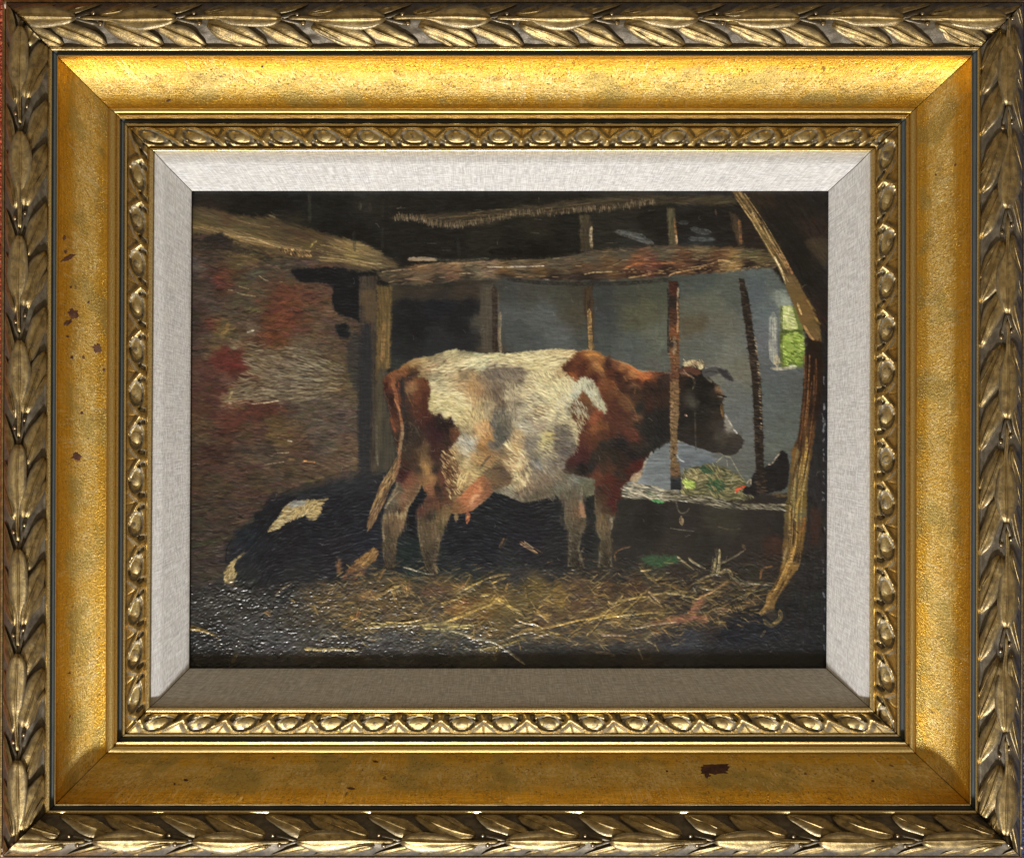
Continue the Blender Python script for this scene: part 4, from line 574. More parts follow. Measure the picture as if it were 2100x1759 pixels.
    SF = cv.field([(1195,722,(150,88,44)),(1215,724,(172,112,56)),(1230,735,(160,100,50)),(1180,738,(104,54,32)),(1165,750,(84,44,30)),(1195,750,(84,40,24)),(1210,755,(120,72,40)),(1225,750,(168,116,60)),(1233,765,(150,102,56)),(1225,770,(96,48,30)),(1175,768,(156,82,40)),(1165,765,(90,46,30)),(1190,765,(86,40,26)),(1215,775,(74,30,24)),(1205,768,(100,54,34)),(1245,745,(64,34,26)),(1260,745,(120,72,44)),(1280,752,(176,110,56)),(1300,762,(186,118,60)),(1318,768,(196,104,48)),(1330,770,(190,100,50)),(1345,764,(120,64,42)),(1360,764,(72,38,28)),
       (1245,765,(84,40,26)),(1265,770,(66,34,26)),(1290,778,(70,36,28)),(1310,782,(86,44,30)),(1330,785,(64,36,28)),(1355,785,(50,36,30)),(1365,770,(60,44,36)),(1285,765,(110,64,36)),(1240,790,(124,72,40)),(1255,790,(118,66,36)),(1275,800,(60,34,26)),(1262,805,(116,70,40)),(1245,810,(100,54,32)),(1280,815,(110,70,42)),(1290,830,(112,74,44)),(1300,800,(56,36,28)),(1303,790,(120,84,54)),(1300,815,(72,48,34)),(1320,805,(56,36,28)),(1340,800,(48,34,28)),(1335,825,(66,40,30)),(1350,820,(58,38,30)),(1310,835,(40,40,38)),
       (1230,800,(120,62,36)),(1235,820,(96,48,30)),(1260,830,(88,44,30)),(1275,840,(78,42,30)),(1296,850,(84,50,36)),(1305,855,(110,76,52)),(1310,870,(52,42,34)),(1335,855,(38,35,33)),(1360,850,(36,34,32)),(1355,880,(32,33,33)),(1325,880,(36,36,34)),(1345,910,(36,38,36)),(1195,812,(124,74,40)),(1205,825,(112,74,42)),(1190,830,(100,66,40)),(1200,845,(92,62,42)),(1180,840,(92,66,44)),(1190,860,(92,48,32)),(1200,870,(84,42,32)),(1215,860,(158,82,46)),(1225,855,(130,62,40)),(1220,875,(140,80,42)),(1235,870,(120,72,38)),
       (1245,860,(90,46,34)),(1270,860,(88,46,34)),(1260,880,(84,44,32)),(1290,885,(96,50,36)),(1300,895,(100,50,38)),(1235,890,(88,48,32)),(1220,900,(92,52,34)),(1205,900,(96,52,34)),(1195,910,(84,42,34)),(1210,920,(94,50,36)),(1190,925,(76,36,36)),(1240,910,(46,40,34)),(1260,905,(40,36,34)),(1275,910,(32,31,35)),(1290,915,(46,36,32)),(1315,915,(50,42,36)),(1220,935,(48,42,34)),(1240,935,(56,44,34)),(1265,935,(44,35,30)),(1300,935,(32,28,30)),(1320,925,(40,36,32)),
       (1180,945,(78,36,36)),(1200,940,(72,32,34)),(1190,960,(34,28,30)),(1175,965,(66,52,42)),(1210,955,(40,38,34)),(1225,970,(108,58,40)),(1240,960,(70,46,34)),(1255,960,(84,52,36)),(1280,950,(52,36,30)),(1300,960,(80,30,26)),(1310,955,(92,32,26)),(1295,970,(76,32,24)),(1275,970,(56,42,34)),(1225,985,(96,50,36)),(1250,985,(88,38,28)),(1265,990,(74,36,28)),(1230,1005,(66,44,36)),(1245,1005,(76,40,28)),(1260,1005,(84,34,28)),(1230,1025,(78,60,42)),(1245,1025,(80,48,34)),(1256,1030,(82,26,26)),(1225,1045,(92,78,58)),(1245,1045,(72,52,38))], eps=14)
    rl = SF @ np.array([.3, .59, .11]); SF = (rl[..., None] + (SF - rl[..., None]) * .80) * np.array([.93, .90, .88])
    r = cv.fill(sh, SF, 4, 9, smooth=False)
    cv.strokes(r, 2600, 10, 2, lambda x, y: .7 + .35 * math.sin(x / 21) if y > 760 else .4, src=SF, jit=.13, a=.55, h=.6, hue=5)
    edge = cv.mask(K('c2',(880,960),(1000,1120),(960,1300),(900,1500),(830,1650),(760,1600),(860,1400),(860,1200),(740,1060),(860,980)), 4, 6)
    cv.strokes(edge, 160, 10, 2, 1.0, src=WFur, jit=.12, a=.55)
    for p, w, c in [(K('c2',(1080,500),(1140,560),(1190,620)),7,(180,122,62)),(K('c2',(960,420),(1080,410),(1190,460)),6,(184,126,60)),(K('c2',(1480,560),(1600,620),(1700,690),(1760,710)),6,(204,112,54)),(K('c2',(1300,480),(1420,510),(1540,560)),4,(170,124,80)),(K('c2',(1440,680),(1490,750)),4,(150,110,72)),(K('c2',(1590,820),(1570,900)),4,(130,94,64)),
                    (K('c2',(1300,740),(1400,880),(1500,980),(1580,1120),(1610,1240)),3,(124,84,52)),(K('c2',(1200,720),(1330,760)),4,(130,76,42)),(K('c2',(1780,690),(1900,660),(2000,640)),3,(130,74,48)),(K('c2',(740,630),(820,690)),7,(160,86,42))]:
        cv.line(p, w, c, a=.7, bristle=.5, h=.9)
    cv.line(K('c2',(720,690),(760,640),(700,600)), 3, (70,44,34), a=.6)
    cv.line(K('c3',(1790,300),(1740,390),(1690,440)), 4, (150,150,140), 2, a=.7, bristle=.3)
    cv.fill(K('c3',(1520,640),(1560,580),(1660,520),(1690,430),(1720,430),(1670,540),(1650,620),(1590,680),(1525,665)), (158,140,112), 2.4, 3, a=.9, grain=.25, gdir=(4, 4))
    # udder and fold
    UF = cv.field([(1000,970,(104,88,66)),(1030,965,(84,70,56)),(1010,985,(104,82,58)),(990,985,(140,92,62)),(975,1000,(170,104,68)),(985,1000,(196,136,90)),(960,1015,(170,104,66)),(972,1022,(210,156,112)),(968,1028,(206,152,112)),(955,1030,(160,100,66)),(945,1035,(126,86,58)),(935,1042,(112,82,54)),(1000,1000,(120,80,56)),(990,1015,(130,84,58)),(978,1030,(150,96,68)),(965,1040,(140,92,66)),(1015,1000,(90,74,56))], eps=10)
    r = cv.fill([(1050,985),(1040,966),(1022,957),(1004,960),(990,972),(970,990),(950,1010),(932,1028),(926,1050),(940,1051),(955,1049),(970,1044),(980,1036),(1001,1018),(1012,1006),(1030,1000)], UF, 3, 3, a=.95)
    cv.strokes(r, 260, 7, 2.2, -.9, src=UF, jit=.1, a=.5, h=1)
    for p, c in [(K('b3',(1490,1040),(1492,1100),(1480,1180)),(164,96,66)),(K('b3',(1345,1060),(1350,1100),(1345,1160)),(118,98,66))]:
        cv.line(p, 11, c, 7, a=.92, h=.8)
    cv.line(K('b3',(1490,1085),(1488,1120)), 5, (206,144,84), a=.8)
    cv.line(K('b3',(1640,510),(1700,420),(1770,350)), 5, (70,64,56), a=.8); cv.line(K('b3',(1800,510),(1900,490),(2000,560),(2050,640)), 9, (58,44,38), a=.7, bristle=.4)
    cv.line(K('b3',(1780,480),(1860,470),(1960,480)), 6, (120,106,80), a=.6, bristle=.4)
    # tail
    r = cv.fill(K('b3',(650,330),(640,480),(600,640),(520,770),(440,960),(380,1090),(310,1220),(255,1225),(280,1080),(340,900),(400,750),(480,620),(560,490)), (112,90,62), 2.5, 4, a=.95)
    cv.strokes(r, 330, 20, 2, 1.95, pal=[(140,114,78),(92,72,50),(160,134,94),(70,54,40),(118,88,66)], a=.65, h=.9)
    for p, w, c in [(K('b2',(560,770),(600,880),(620,1000),(650,1130),(680,1300),(660,1450),(640,1650)),8,(150,98,64)),(K('b2',(590,960),(640,1080),(665,1180)),5,(176,120,82)),(K('b2',(680,1260),(690,1380),(660,1560)),7,(146,124,96)),(K('b3',(690,40),(670,200),(645,350)),8,(138,118,90)),(K('b3',(660,300),(650,420),(590,600)),5,(132,84,66)),
                    (K('b3',(580,560),(560,650),(440,760),(400,860)),4,(186,144,84)),(K('b3',(620,680),(600,760),(540,880),(470,980)),6,(124,112,88)),(K('b3',(560,640),(520,760),(450,900)),3,(50,42,36)),(K('b2',(690,700),(690,900),(700,1050),(730,1300),(740,1500)),8,(40,36,38)),(K('b3',(750,20),(740,200)),5,(36,34,34)),(K('b2',(640,760),(650,860),(640,930)),5,(140,70,46)),(K('b2',(540,1180),(570,1280),(600,1370)),6,(140,76,50)),
                    (K('b2',(730,800),(760,940),(820,1060)),4,(134,100,66)),(K('b2',(700,740),(790,690),(880,640)),10,(56,40,34)),(K('b2',(760,1240),(850,1320),(900,1440)),4,(90,74,58)),(K('b3',(470,1000),(540,900),(640,790)),4,(150,140,116))]:
        cv.line(p, w, c, w * .6, a=.8, bristle=.4, h=.9)
    # ---- head
    hd = [(1392,758),(1404,746),(1424,738),(1442,746),(1450,768),(1461,780),(1474,791),(1481,803),(1485,812),(1481,823),(1482,836),(1487,848),(1499,866),(1509,883),(1521,895),(1525,903),(1521,918),(1509,930),(1494,933),(1474,927),(1461,927),(1426,916),(1401,906),(1385,900),(1385,760)]
    HF = cv.field([(1400,775,(44,32,26)),(1420,785,(28,25,22)),(1450,790,(26,24,22)),(1470,805,(34,29,24)),(1476,800,(120,94,70)),(1440,820,(26,25,23)),(1420,824,(64,62,54)),(1470,830,(30,28,25)),(1410,850,(30,28,25)),(1440,850,(34,31,27)),(1470,850,(44,38,32)),(1425,880,(38,33,28)),(1450,890,(40,34,29)),(1410,900,(40,36,32)),(1480,870,(52,47,42)),(1480,900,(60,56,50)),(1500,900,(54,49,44)),(1515,905,(52,47,43)),(1495,920,(46,42,38)),(1500,880,(110,106,98)),(1465,915,(44,40,35)),(1395,830,(40,32,28))], eps=12)
    r = cv.fill(hd, HF, 1.6, 2, smooth=False)
    cv.strokes(r, 800, 9, 2.2, .1, src=HF, jit=.1, a=.5, h=.5, hue=3)
    cv.fill(K('d2',(200,520),(260,500),(340,480),(440,535),(450,590),(400,600),(350,540),(240,570)), (184,172,134), 2, 3, grain=.2, gdir=(4, 4), h=.8)
    for i in range(40):
        x = rng.uniform(1400, 1440); cv.line([(x, 742 + rng.normal(0, 4)), (x + 7, 746 + rng.normal(0, 5))], 1.6, [(206,196,160),(150,132,100),(120,92,66)][rng.integers(0, 3)], a=.7, h=1)
    cv.fill(K('d2',(160,600),(260,570),(370,590),(420,640),(380,680),(250,640),(300,690),(180,680)), (84,54,42), 2.5, 3, a=.95)
    cv.line(K('d2',(160,640),(260,660),(330,720),(340,790),(315,850)), 6, (126,108,88), 3, a=.8, bristle=.4)
    cv.line(K('d2',(210,610),(260,670),(340,710)), 2.4, (160,130,104), a=.7)
    cv.fill(K('d2',(440,600),(520,570),(600,562),(700,590),(760,640),(825,730),(810,755),(770,740),(720,710),(650,660),(560,690),(470,700),(440,660)), (70,70,70), 1.4, 1.5, h=.8)
    cv.fill(K('d2',(620,600),(720,610),(790,690),(815,745),(770,735),(690,680)), (44,43,43), 3, 2, a=.85)
    cv.line(K('d2',(470,590),(560,565),(640,570),(720,605)), 2.6, (130,132,130), a=.7)
    cv.line(K('d2',(470,640),(540,625),(620,640)), 2, (44,42,40), a=.7)
    cv.fill(K('d2',(490,700),(550,730),(550,765),(510,740)), (120,112,100), 2, 2, a=.7)
    cv.line(K('d2',(620,905),(680,930),(740,942)), 3, (14,14,14), a=.9); cv.line(K('d2',(630,935),(690,940)), 1.8, (150,146,136), a=.8)
    cv.line(K('d2',(660,840),(680,880)), 5, (130,104,80), a=.7)
    cv.line(K('d2',(675,1030),(680,1100),(690,1190)), 7, (140,104,54), 4, a=.85, bristle=.3)
    cv.fill(K('d2',(710,1150),(760,1210),(810,1310),(760,1340),(720,1310)), (134,130,120), 3, 3, a=.85)
    cv.line(K('d2',(715,1150),(770,1240),(810,1310)), 3, (176,176,168), a=.8); cv.line(K('d2',(820,1340),(870,1390)), 4, (200,202,200), a=.85)
    cv.line(K('d2',(920,1580),(890,1600)), 2, (140,140,136), a=.6)
    cv.fill(K('d2',(320,1010),(400,980),(395,1020),(330,1035)), (62,58,50), 4, 3, a=.5)
    cv.line(K('d2',(350,1110),(352,1300),(358,1600)), 3.4, (72,69,62), a=.75, bristle=.2)
    # ---- centre pole in front of the neck
    pole = K('d1',(25,1160),(130,1160),(145,1400),(152,1760)) + K('d2',(150,300),(155,560),(150,760),(155,1050),(130,1400),(125,1750)) + K('d3',(150,420),(175,600),(180,770),(50,770),(45,600),(50,420)) + K('d2',(45,1500),(45,1200),(45,900),(50,600),(25,300),(30,0)) + K('d1',(30,1500))
    PF = cv.field([(1378,585,(66,36,28)),(1378,640,(64,42,32)),(1383,690,(112,70,44)),(1383,730,(104,72,48)),(1382,760,(92,60,44)),(1382,800,(112,86,58)),(1383,850,(110,88,62)),(1381,900,(106,86,60)),(1379,950,(104,84,58)),(1384,970,(110,84,58)),(1384,985,(34,38,42)),(1388,1000,(34,36,38)),(1372,700,(44,36,32)),(1372,620,(40,32,28))], eps=6)
    r = cv.fill(pole, PF, 1.5, 2, h=1.2, smooth=False)
    cv.strokes(r, 420, 8, 2, .2, src=PF, jit=.3, a=.6, h=1.1)
    cv.line(K('d1',(140,1240),(130,1400),(140,1600)) + K('d2',(130,150)), 4, (176,140,100), a=.8, bristle=.5, h=1.2)
    cv.line(K('d2',(95,200),(100,330),(85,420)), 7, (170,156,132), a=.7, bristle=.6, h=1.2)
    cv.line(K('d1',(10,1250),(25,1500)) + K('d2',(15,100),(20,400)), 4, (36,34,32), a=.8)
    cv.line(K('d1',(150,1240),(135,1330)), 3, (150,148,132), a=.7)
    for q in range(70):
        y = rng.uniform(690, 960); x = 1381 + rng.normal(0, 4)
        cv.line([(x, y), (x + rng.normal(0, 2), y + rng.uniform(2, 6))], 2, [(160,130,92),(52,38,30),(134,104,70),(40,30,26)][rng.integers(0, 4)], a=.7, h=1.1)
    cv.line(K('d2',(150,1190),(190,1190),(235,1165)), 4, (40,36,33), a=.8); cv.line(K('d2',(225,1160),(250,1175)), 6, (206,170,152), a=.9, h=1)
    cv.line(K('d3',(120,340),(160,395),(220,430)), 3, (196,200,204), a=.85)
    # rope and tag under the ledge
    cv.line(K('d3',(115,900),(135,1000),(170,1050),(230,1050),(280,1000)), 3.4, (92,88,78), a=.8)
    cv.line(K('d3',(180,1100),(185,1200)), 10, (142,122,92), a=.85, h=.8)
    cv.line(K('d3',(40,1240),(160,1260),(340,1280)), 1.8, (120,116,104), a=.7); cv.line(K('d3',(630,1220),(780,1260),(910,1250)), 3, (96,84,60), a=.6, bristle=.5)
    cv.line(K('d3',(930,1440),(970,1500)), 7, (100,82,56), a=.7); cv.line(K('d3',(1290,1380),(1400,1400)), 18, (60,38,30), a=.5)
    # ---- thatch post leaning at the upper right
    rt = K('d1',(790,30),(905,30),(1080,290),(1200,480),(1350,700),(1480,900),(1600,1130),(1800,1480),(1900,1760)) + K('d2',(1905,270),(1840,280),(1750,210),(1640,20)) + K('d1',(1560,1450),(1450,1170),(1350,950),(1200,700),(1060,450),(960,300))
    TF = cv.field([(1505,395,(104,80,48)),(1520,415,(96,78,50)),(1535,440,(80,66,42)),(1550,465,(100,86,50)),(1570,490,(104,90,54)),(1585,515,(110,90,54)),(1600,545,(120,98,58)),(1612,575,(120,98,62)),(1625,600,(112,90,52)),(1640,625,(118,92,50)),(1655,650,(124,96,54)),(1670,670,(110,88,50)),(1672,695,(124,96,58)),(1560,450,(56,46,34)),(1600,500,(60,46,34)),(1620,545,(70,52,36))], eps=20)
    TF = TF * .86
    r = cv.fill(rt, TF, 2, 3, h=1.2, smooth=False)
    for i in range(90):
        t = rng.uniform(0, .75); off = rng.uniform(-9, 11)
        cl = np.array([(1508,391),(1537,432),(1556,460),(1580,500),(1603,538),(1622,575),(1648,628),(1672,690)], float)
        seg = catmull(cl, False, 8); k = int(t * (len(seg) - 14)); L = rng.integers(6, 14)
        cv.line(seg[k:k + L:3] + (off, -off * .5), rng.uniform(1.4, 2.8), [(176,146,92),(146,118,70),(66,50,34),(200,172,116),(92,70,42),(52,40,28)][rng.integers(0, 6)], a=.7, bristle=.4, h=1.3)
    cv.line(K('d1',(1330,860),(1390,970),(1420,1050),(1460,1190)), 5, (222,206,160), 3, a=.9, bristle=.25, h=1.4)
    cv.line(K('d1',(1055,310),(1080,375)), 4, (190,166,122), a=.8); cv.line(K('d1',(1385,820),(1440,870)), 6, (190,146,104), a=.8, h=1.3); cv.line(K('d1',(1450,900),(1500,980),(1550,1070)), 5, (176,126,84), a=.8, bristle=.4, h=1.3)
    cv.line(K('d1',(1610,1430),(1660,1570)), 4, (220,186,124), a=.85, h=1.3); cv.line(K('d2',(1690,60),(1760,180),(1830,270)), 5, (180,140,84), a=.8, bristle=.4, h=1.3); cv.line(K('d1',(1720,1380),(1800,1500),(1860,1660)), 4, (156,126,64), a=.8, bristle=.4, h=1.2)
    # dark boards right of it
    rd = cv.mask([(1530,388),(1700,388),(1700,720),(1685,700),(1640,580),(1600,500)], 3, 3, False)
    cv.strokes(rd, 500, 22, 4, .9, jit=.14, a=.5, h=.5)
    cv.fill([(1560,420),(1610,440),(1660,500),(1690,560),(1690,640),(1672,600),(1630,530),(1590,470)], (27,24,20), 8, 8, a=.6)
    cv.fill([(1652,495),(1695,490),(1694,545),(1682,535)], (62,52,38), 5, 4, a=.7)
    # ---- right trunk
    tr = K('d2',(1750,230),(1905,270),(1920,600),(1900,1000)) + [(1672,880),(1662,942),(1655,1008),(1654,1058),(1650,1100),(1646,1140),(1634,1168),(1612,1200),(1596,1222),(1585,1250),(1560,1262),(1569,1238),(1577,1213),(1595,1188),(1605,1150),(1605,1133),(1607,1092),(1609,1045),(1615,1017),(1620,975),(1624,925),(1632,906),(1640,881),(1644,836),(1649,776),(1652,730)]
    TR = cv.field([(1665,715,(70,44,26)),(1665,780,(80,46,26)),(1655,820,(92,58,34)),(1670,840,(64,40,26)),(1650,870,(104,72,40)),(1645,910,(88,60,36)),(1632,930,(140,100,48)),(1650,930,(120,86,44)),(1640,970,(140,112,60)),(1625,980,(100,84,50)),(1635,1010,(112,100,60)),(1645,1030,(130,104,48)),(1620,1050,(110,96,58)),(1640,1060,(120,116,78)),(1650,1070,(120,84,44)),(1615,1090,(96,78,50)),(1635,1095,(140,104,50)),(1612,1130,(120,92,54)),(1628,1125,(160,122,60)),(1640,1140,(70,54,34)),(1620,1160,(150,114,58)),(1605,1190,(120,88,48)),(1590,1215,(140,106,56)),(1572,1245,(136,108,62))], eps=20)
    TR = TR * (.78 - .26 * smooth01(900, 800, cv.Y))[..., None]
    r = cv.fill(tr, TR, 2.5, 4, h=1.2, smooth=False)
    cl = catmull([(1662,710),(1662,790),(1656,850),(1650,900),(1642,950),(1634,1000),(1630,1050),(1628,1100),(1622,1140),(1606,1185),(1588,1220),(1570,1250)], False, 10)
    for i in range(150):
        k = rng.integers(0, len(cl) - 16); L = rng.integers(8, 16); off = rng.uniform(-13, 15)
        dark = k < 30
        pal = [(84,50,28),(48,30,20),(60,38,24),(128,86,50)] if dark else [(176,144,76),(140,108,54),(58,42,26),(116,108,74),(190,160,96),(44,34,25),(90,66,38),(50,38,26)]
        cv.line(cl[k:k + L:3] + (off * (0.7 if k > 75 else 1), 0), rng.uniform(1.6, 3.4), pal[rng.integers(0, len(pal))], a=.7, bristle=.4, h=1.6)
    for p, w, c in [(K('d3',(1720,110),(1715,300),(1680,500),(1660,700)),5,(200,166,84)),(K('d3',(1660,700),(1640,850),(1600,980),(1590,1150)),5,(190,160,84)),(K('d3',(1580,620),(1570,750),(1540,900),(1530,1000)),4,(170,150,90)),(K('d3',(1600,1060),(1560,1140),(1560,1230),(1620,1310)),3,(52,36,24)),(K('d3',(1690,1100),(1690,1200),(1640,1300)),5,(140,92,46)),
                    (K('d4',(1560,0),(1530,120),(1480,230),(1400,420),(1330,520)),8,(186,144,74)),(K('d4',(1330,520),(1260,600),(1230,720),(1150,820)),8,(156,120,66)),(K('d4',(1190,880),(1230,930),(1280,960),(1340,930),(1400,860),(1390,770)),9,(140,116,62)),(K('d4',(1480,0),(1450,100),(1440,150)),5,(170,150,104)),(K('d4',(1650,50),(1640,180),(1600,280)),3,(120,96,62)),(K('d4',(1220,1010),(1160,1100)),5,(100,88,60)),
                    (K('d4',(1150,390),(1180,270),(1300,230)),4,(140,96,58)),(K('d2',(1760,420),(1750,700),(1730,1000),(1700,1300)),3,(150,104,60)),(K('d2',(1790,740),(1740,1050)),2.4,(130,84,48))]:
        cv.line(p, w, c, a=.8, bristle=.35, h=1.7)
    cv.fill(K('d4',(1230,780),(1320,770),(1350,830),(1300,900),(1240,850)), (52,46,38), 3, 3, a=.85)
    dk = cv.mask([(1672,700),(1702,700),(1702,1350),(1600,1260),(1640,1180),(1660,1000)], 4, 3, False)
    cv.strokes(dk, 700, 16, 3.6, 1.5, jit=.14, a=.5, h=.5)
    cv.fill([(1664,1040),(1682,1050),(1680,1110),(1662,1110)], (62,38,30), 6, 6, a=.6)
    for i in range(34):
        y = rng.choice([rng.uniform(830, 935), rng.uniform(700, 1330)]); cv.line([(1689 + rng.normal(0, 1.5), y), (1690 + rng.normal(0, 1.5), y + rng.uniform(3, 14))], rng.uniform(1.5, 3.5), (128,132,144), a=.6, h=.9)
    # soften every edge with a dry brush that drags neighbouring paint across it
    snap = cv.C.copy()
    cv.strokes(None, 5500, 10, 3.4, lambda x, y: furdir(x, y) if (800 < x < 1240 and 720 < y < 1020) else (1.5 if 1000 < x < 1640 and 580 < y < 720 and rng.random() < .5 else .1 + .4 * math.sin(x / 37 + y / 51)), src=snap, jit=.1, a=.38, h=.35, hue=4)
    cv.strokes(gnd, 3200, 9, 2.0, lambda x, y: rng.normal(0, .5), jit=.22, a=.45, h=.9, hue=6)
    # ---- fine age cracks and dust hairs
    for i in range(110):
        x = rng.uniform(400, 1690); y = rng.uniform(400, 1340)
        P = [(x, y)]; an = rng.uniform(0, 6.28)
        for k in range(rng.integers(2, 4)):
            an += rng.normal(0, .8); P.append((P[-1][0] + 4 * math.cos(an), P[-1][1] + 4 * math.sin(an)))
        cv.line(P, 1.1, (140,136,128), a=.4, h=.5)
    for i in range(46):                                    # network on the dark hind quarter
        x = rng.uniform(812, 935); y = rng.uniform(820, 960); P = [(x, y)]; an = rng.uniform(0, 6.28)
        for k in range(3):
            an += rng.normal(0, .9); P.append((P[-1][0] + 4 * math.cos(an), P[-1][1] + 4 * math.sin(an)))
        cv.line(P, 1.0, (140,128,114), a=.4, h=.4)
    # ---- overall tooth of the paint
    tooth = fbm(cv.X / 3.2, cv.Y / 2.6, 91, 2) - .5
    drag = fbm(cv.X / 26, cv.Y / 2.4, 131, 3) - .5
    cv.C *= (1 + .16 * drag + .10 * tooth)[..., None]
    thick = .35 + 1.3 * fbm(cv.X / 40, cv.Y / 30, 211, 3)
    thick = thick * (1 + .28 * smooth01(1150, 1240, cv.Y) * smooth01(1150, 700, cv.X + (cv.Y - 1250)))
    cv.H = (cv.H - cv.H.mean()) * thick + .45 * tooth + .45 * drag
    lum = cv.C @ np.array([.3, .59, .11])
    cv.C = lum[..., None] + (cv.C - lum[..., None]) * .94
    lum2 = np.clip(lum, 1, 255)
    cv.C *= (np.interp(lum2, [0, 20, 60, 110, 170, 255], [0, 21, 61, 110, 172, 252]) / lum2)[..., None]
    cv.C += (1 - smooth01(18, 75, lum))[..., None] * np.array([-1.5, .2, 3.6])
    return np.clip(cv.C, 5, 245), cv.H
# ---------------------------------------------------------------- geometry helpers
def world(dx, dy, z):
    """drawing position seen at height z -> place in the room"""
    dx = np.asarray(dx, float); dy = np.asarray(dy, float); z = np.asarray(z, float)
    k = (HC - z) / HC * S
    return np.stack([(dx - CXD) * k, -(dy - CYD) * k, z * S], -1)

# the frame is a little out of square: where each moulding line runs on the four sides
#        t(top)  left@top left@foot  foot   right@top right@foot
ROWS = np.array([
 (-1.0,   5.0,  -4.0, 1760.0, 2106.0, 2097.0),
 (6.0,   12.0,   5.0, 1753.0, 2099.0, 2091.0),
 (95.0,  98.0,  90.0, 1669.0, 2013.0, 2007.0),
 (104.0,107.0, 102.0, 1660.0, 2004.0, 2000.0),
 (112.0,117.0, 111.0, 1651.0, 1994.0, 1991.5),
 (117.0,119.5, 114.0, 1647.0, 1991.0, 1988.5),
 (219.0,221.0, 216.0, 1545.0, 1881.0, 1879.0),
 (233.0,238.0, 235.0, 1528.0, 1866.0, 1864.0),
 (244.0,247.0, 241.0, 1519.0, 1857.0, 1855.0),
 (252.0,255.0, 250.0, 1509.0, 1848.0, 1846.0),
 (260.0,263.0, 258.0, 1503.0, 1840.0, 1838.0),
 (302.0,303.0, 295.0, 1462.0, 1798.0, 1796.0),
 (309.0,314.0, 306.0, 1450.0, 1786.0, 1784.0),
 (333.0,336.0, 329.0, 1430.0, 1763.0, 1761.0),
 (391.0,393.0, 388.0, 1369.5, 1699.0, 1694.5)])
def corner(t):
    r = [np.interp(t, ROWS[:, 0], ROWS[:, i]) for i in range(1, 6)]
    lt, lb, yb, rt, rb = r
    return {'TL': (lt, t), 'TR': (rt, t), 'BR': (rb, yb), 'BL': (lb, yb)}
SIDES = {'T': ('TL', 'TR', 0, 1), 'R': ('TR', 'BR', 1, 1), 'B': ('BR', 'BL', 0, -1), 'L': ('BL', 'TL', 1, -1)}
GAP = 0.9
def rail_pt(side, f, t, z):
    a, b, ax, d = SIDES[side]
    c = corner(np.asarray(t, float))
    A, B = c[a], c[b]
    L = np.abs(B[ax] - A[ax])
    f = np.clip(f, GAP / L, 1 - GAP / L)
    return world(A[0] + (B[0] - A[0]) * f, A[1] + (B[1] - A[1]) * f, z)
def frac(side, s, t):
    """fraction along the rail of the drawing coordinate s at depth t"""
    a, b, ax, d = SIDES[side]
    c = corner(np.asarray(t, float))
    return (s - c[a][ax]) / (c[b][ax] - c[a][ax])

def grid_mesh(name, P, UV, mats, face_mat=None, sharp=None, skip=None):
    nu, nv = P.shape[:2]
    me = bpy.data.meshes.new(name)
    idx = np.arange(nu * nv).reshape(nu, nv)
    q = np.stack([idx[:-1, :-1], idx[1:, :-1], idx[1:, 1:], idx[:-1, 1:]], -1).reshape(-1, 4)
    me.vertices.add(nu * nv); me.vertices.foreach_set('co', P.reshape(-1).astype(np.float32))
    me.loops.add(q.size); me.loops.foreach_set('vertex_index', q.reshape(-1).astype(np.int32))
    me.polygons.add(len(q)); me.polygons.foreach_set('loop_start', (np.arange(len(q)) * 4).astype(np.int32))
    me.polygons.foreach_set('use_smooth', np.ones(len(q), bool))
    if face_mat is not None: me.polygons.foreach_set('material_index', face_mat.reshape(-1).astype(np.int32))
    if UV is not None:
        uv = me.uv_layers.new(name='UVMap'); uv.data.foreach_set('uv', UV.reshape(-1, 2)[q.reshape(-1)].reshape(-1).astype(np.float32))
    for m in mats: me.materials.append(m)
    me.update(calc_edges=True); me.validate()
    if sharp: me.set_sharp_from_angle(angle=math.radians(sharp))
    return me
def obj(name, me, parent=None):
    o = bpy.data.objects.new(name, me); COL.objects.link(o)
    if parent: o.parent = parent
    return o

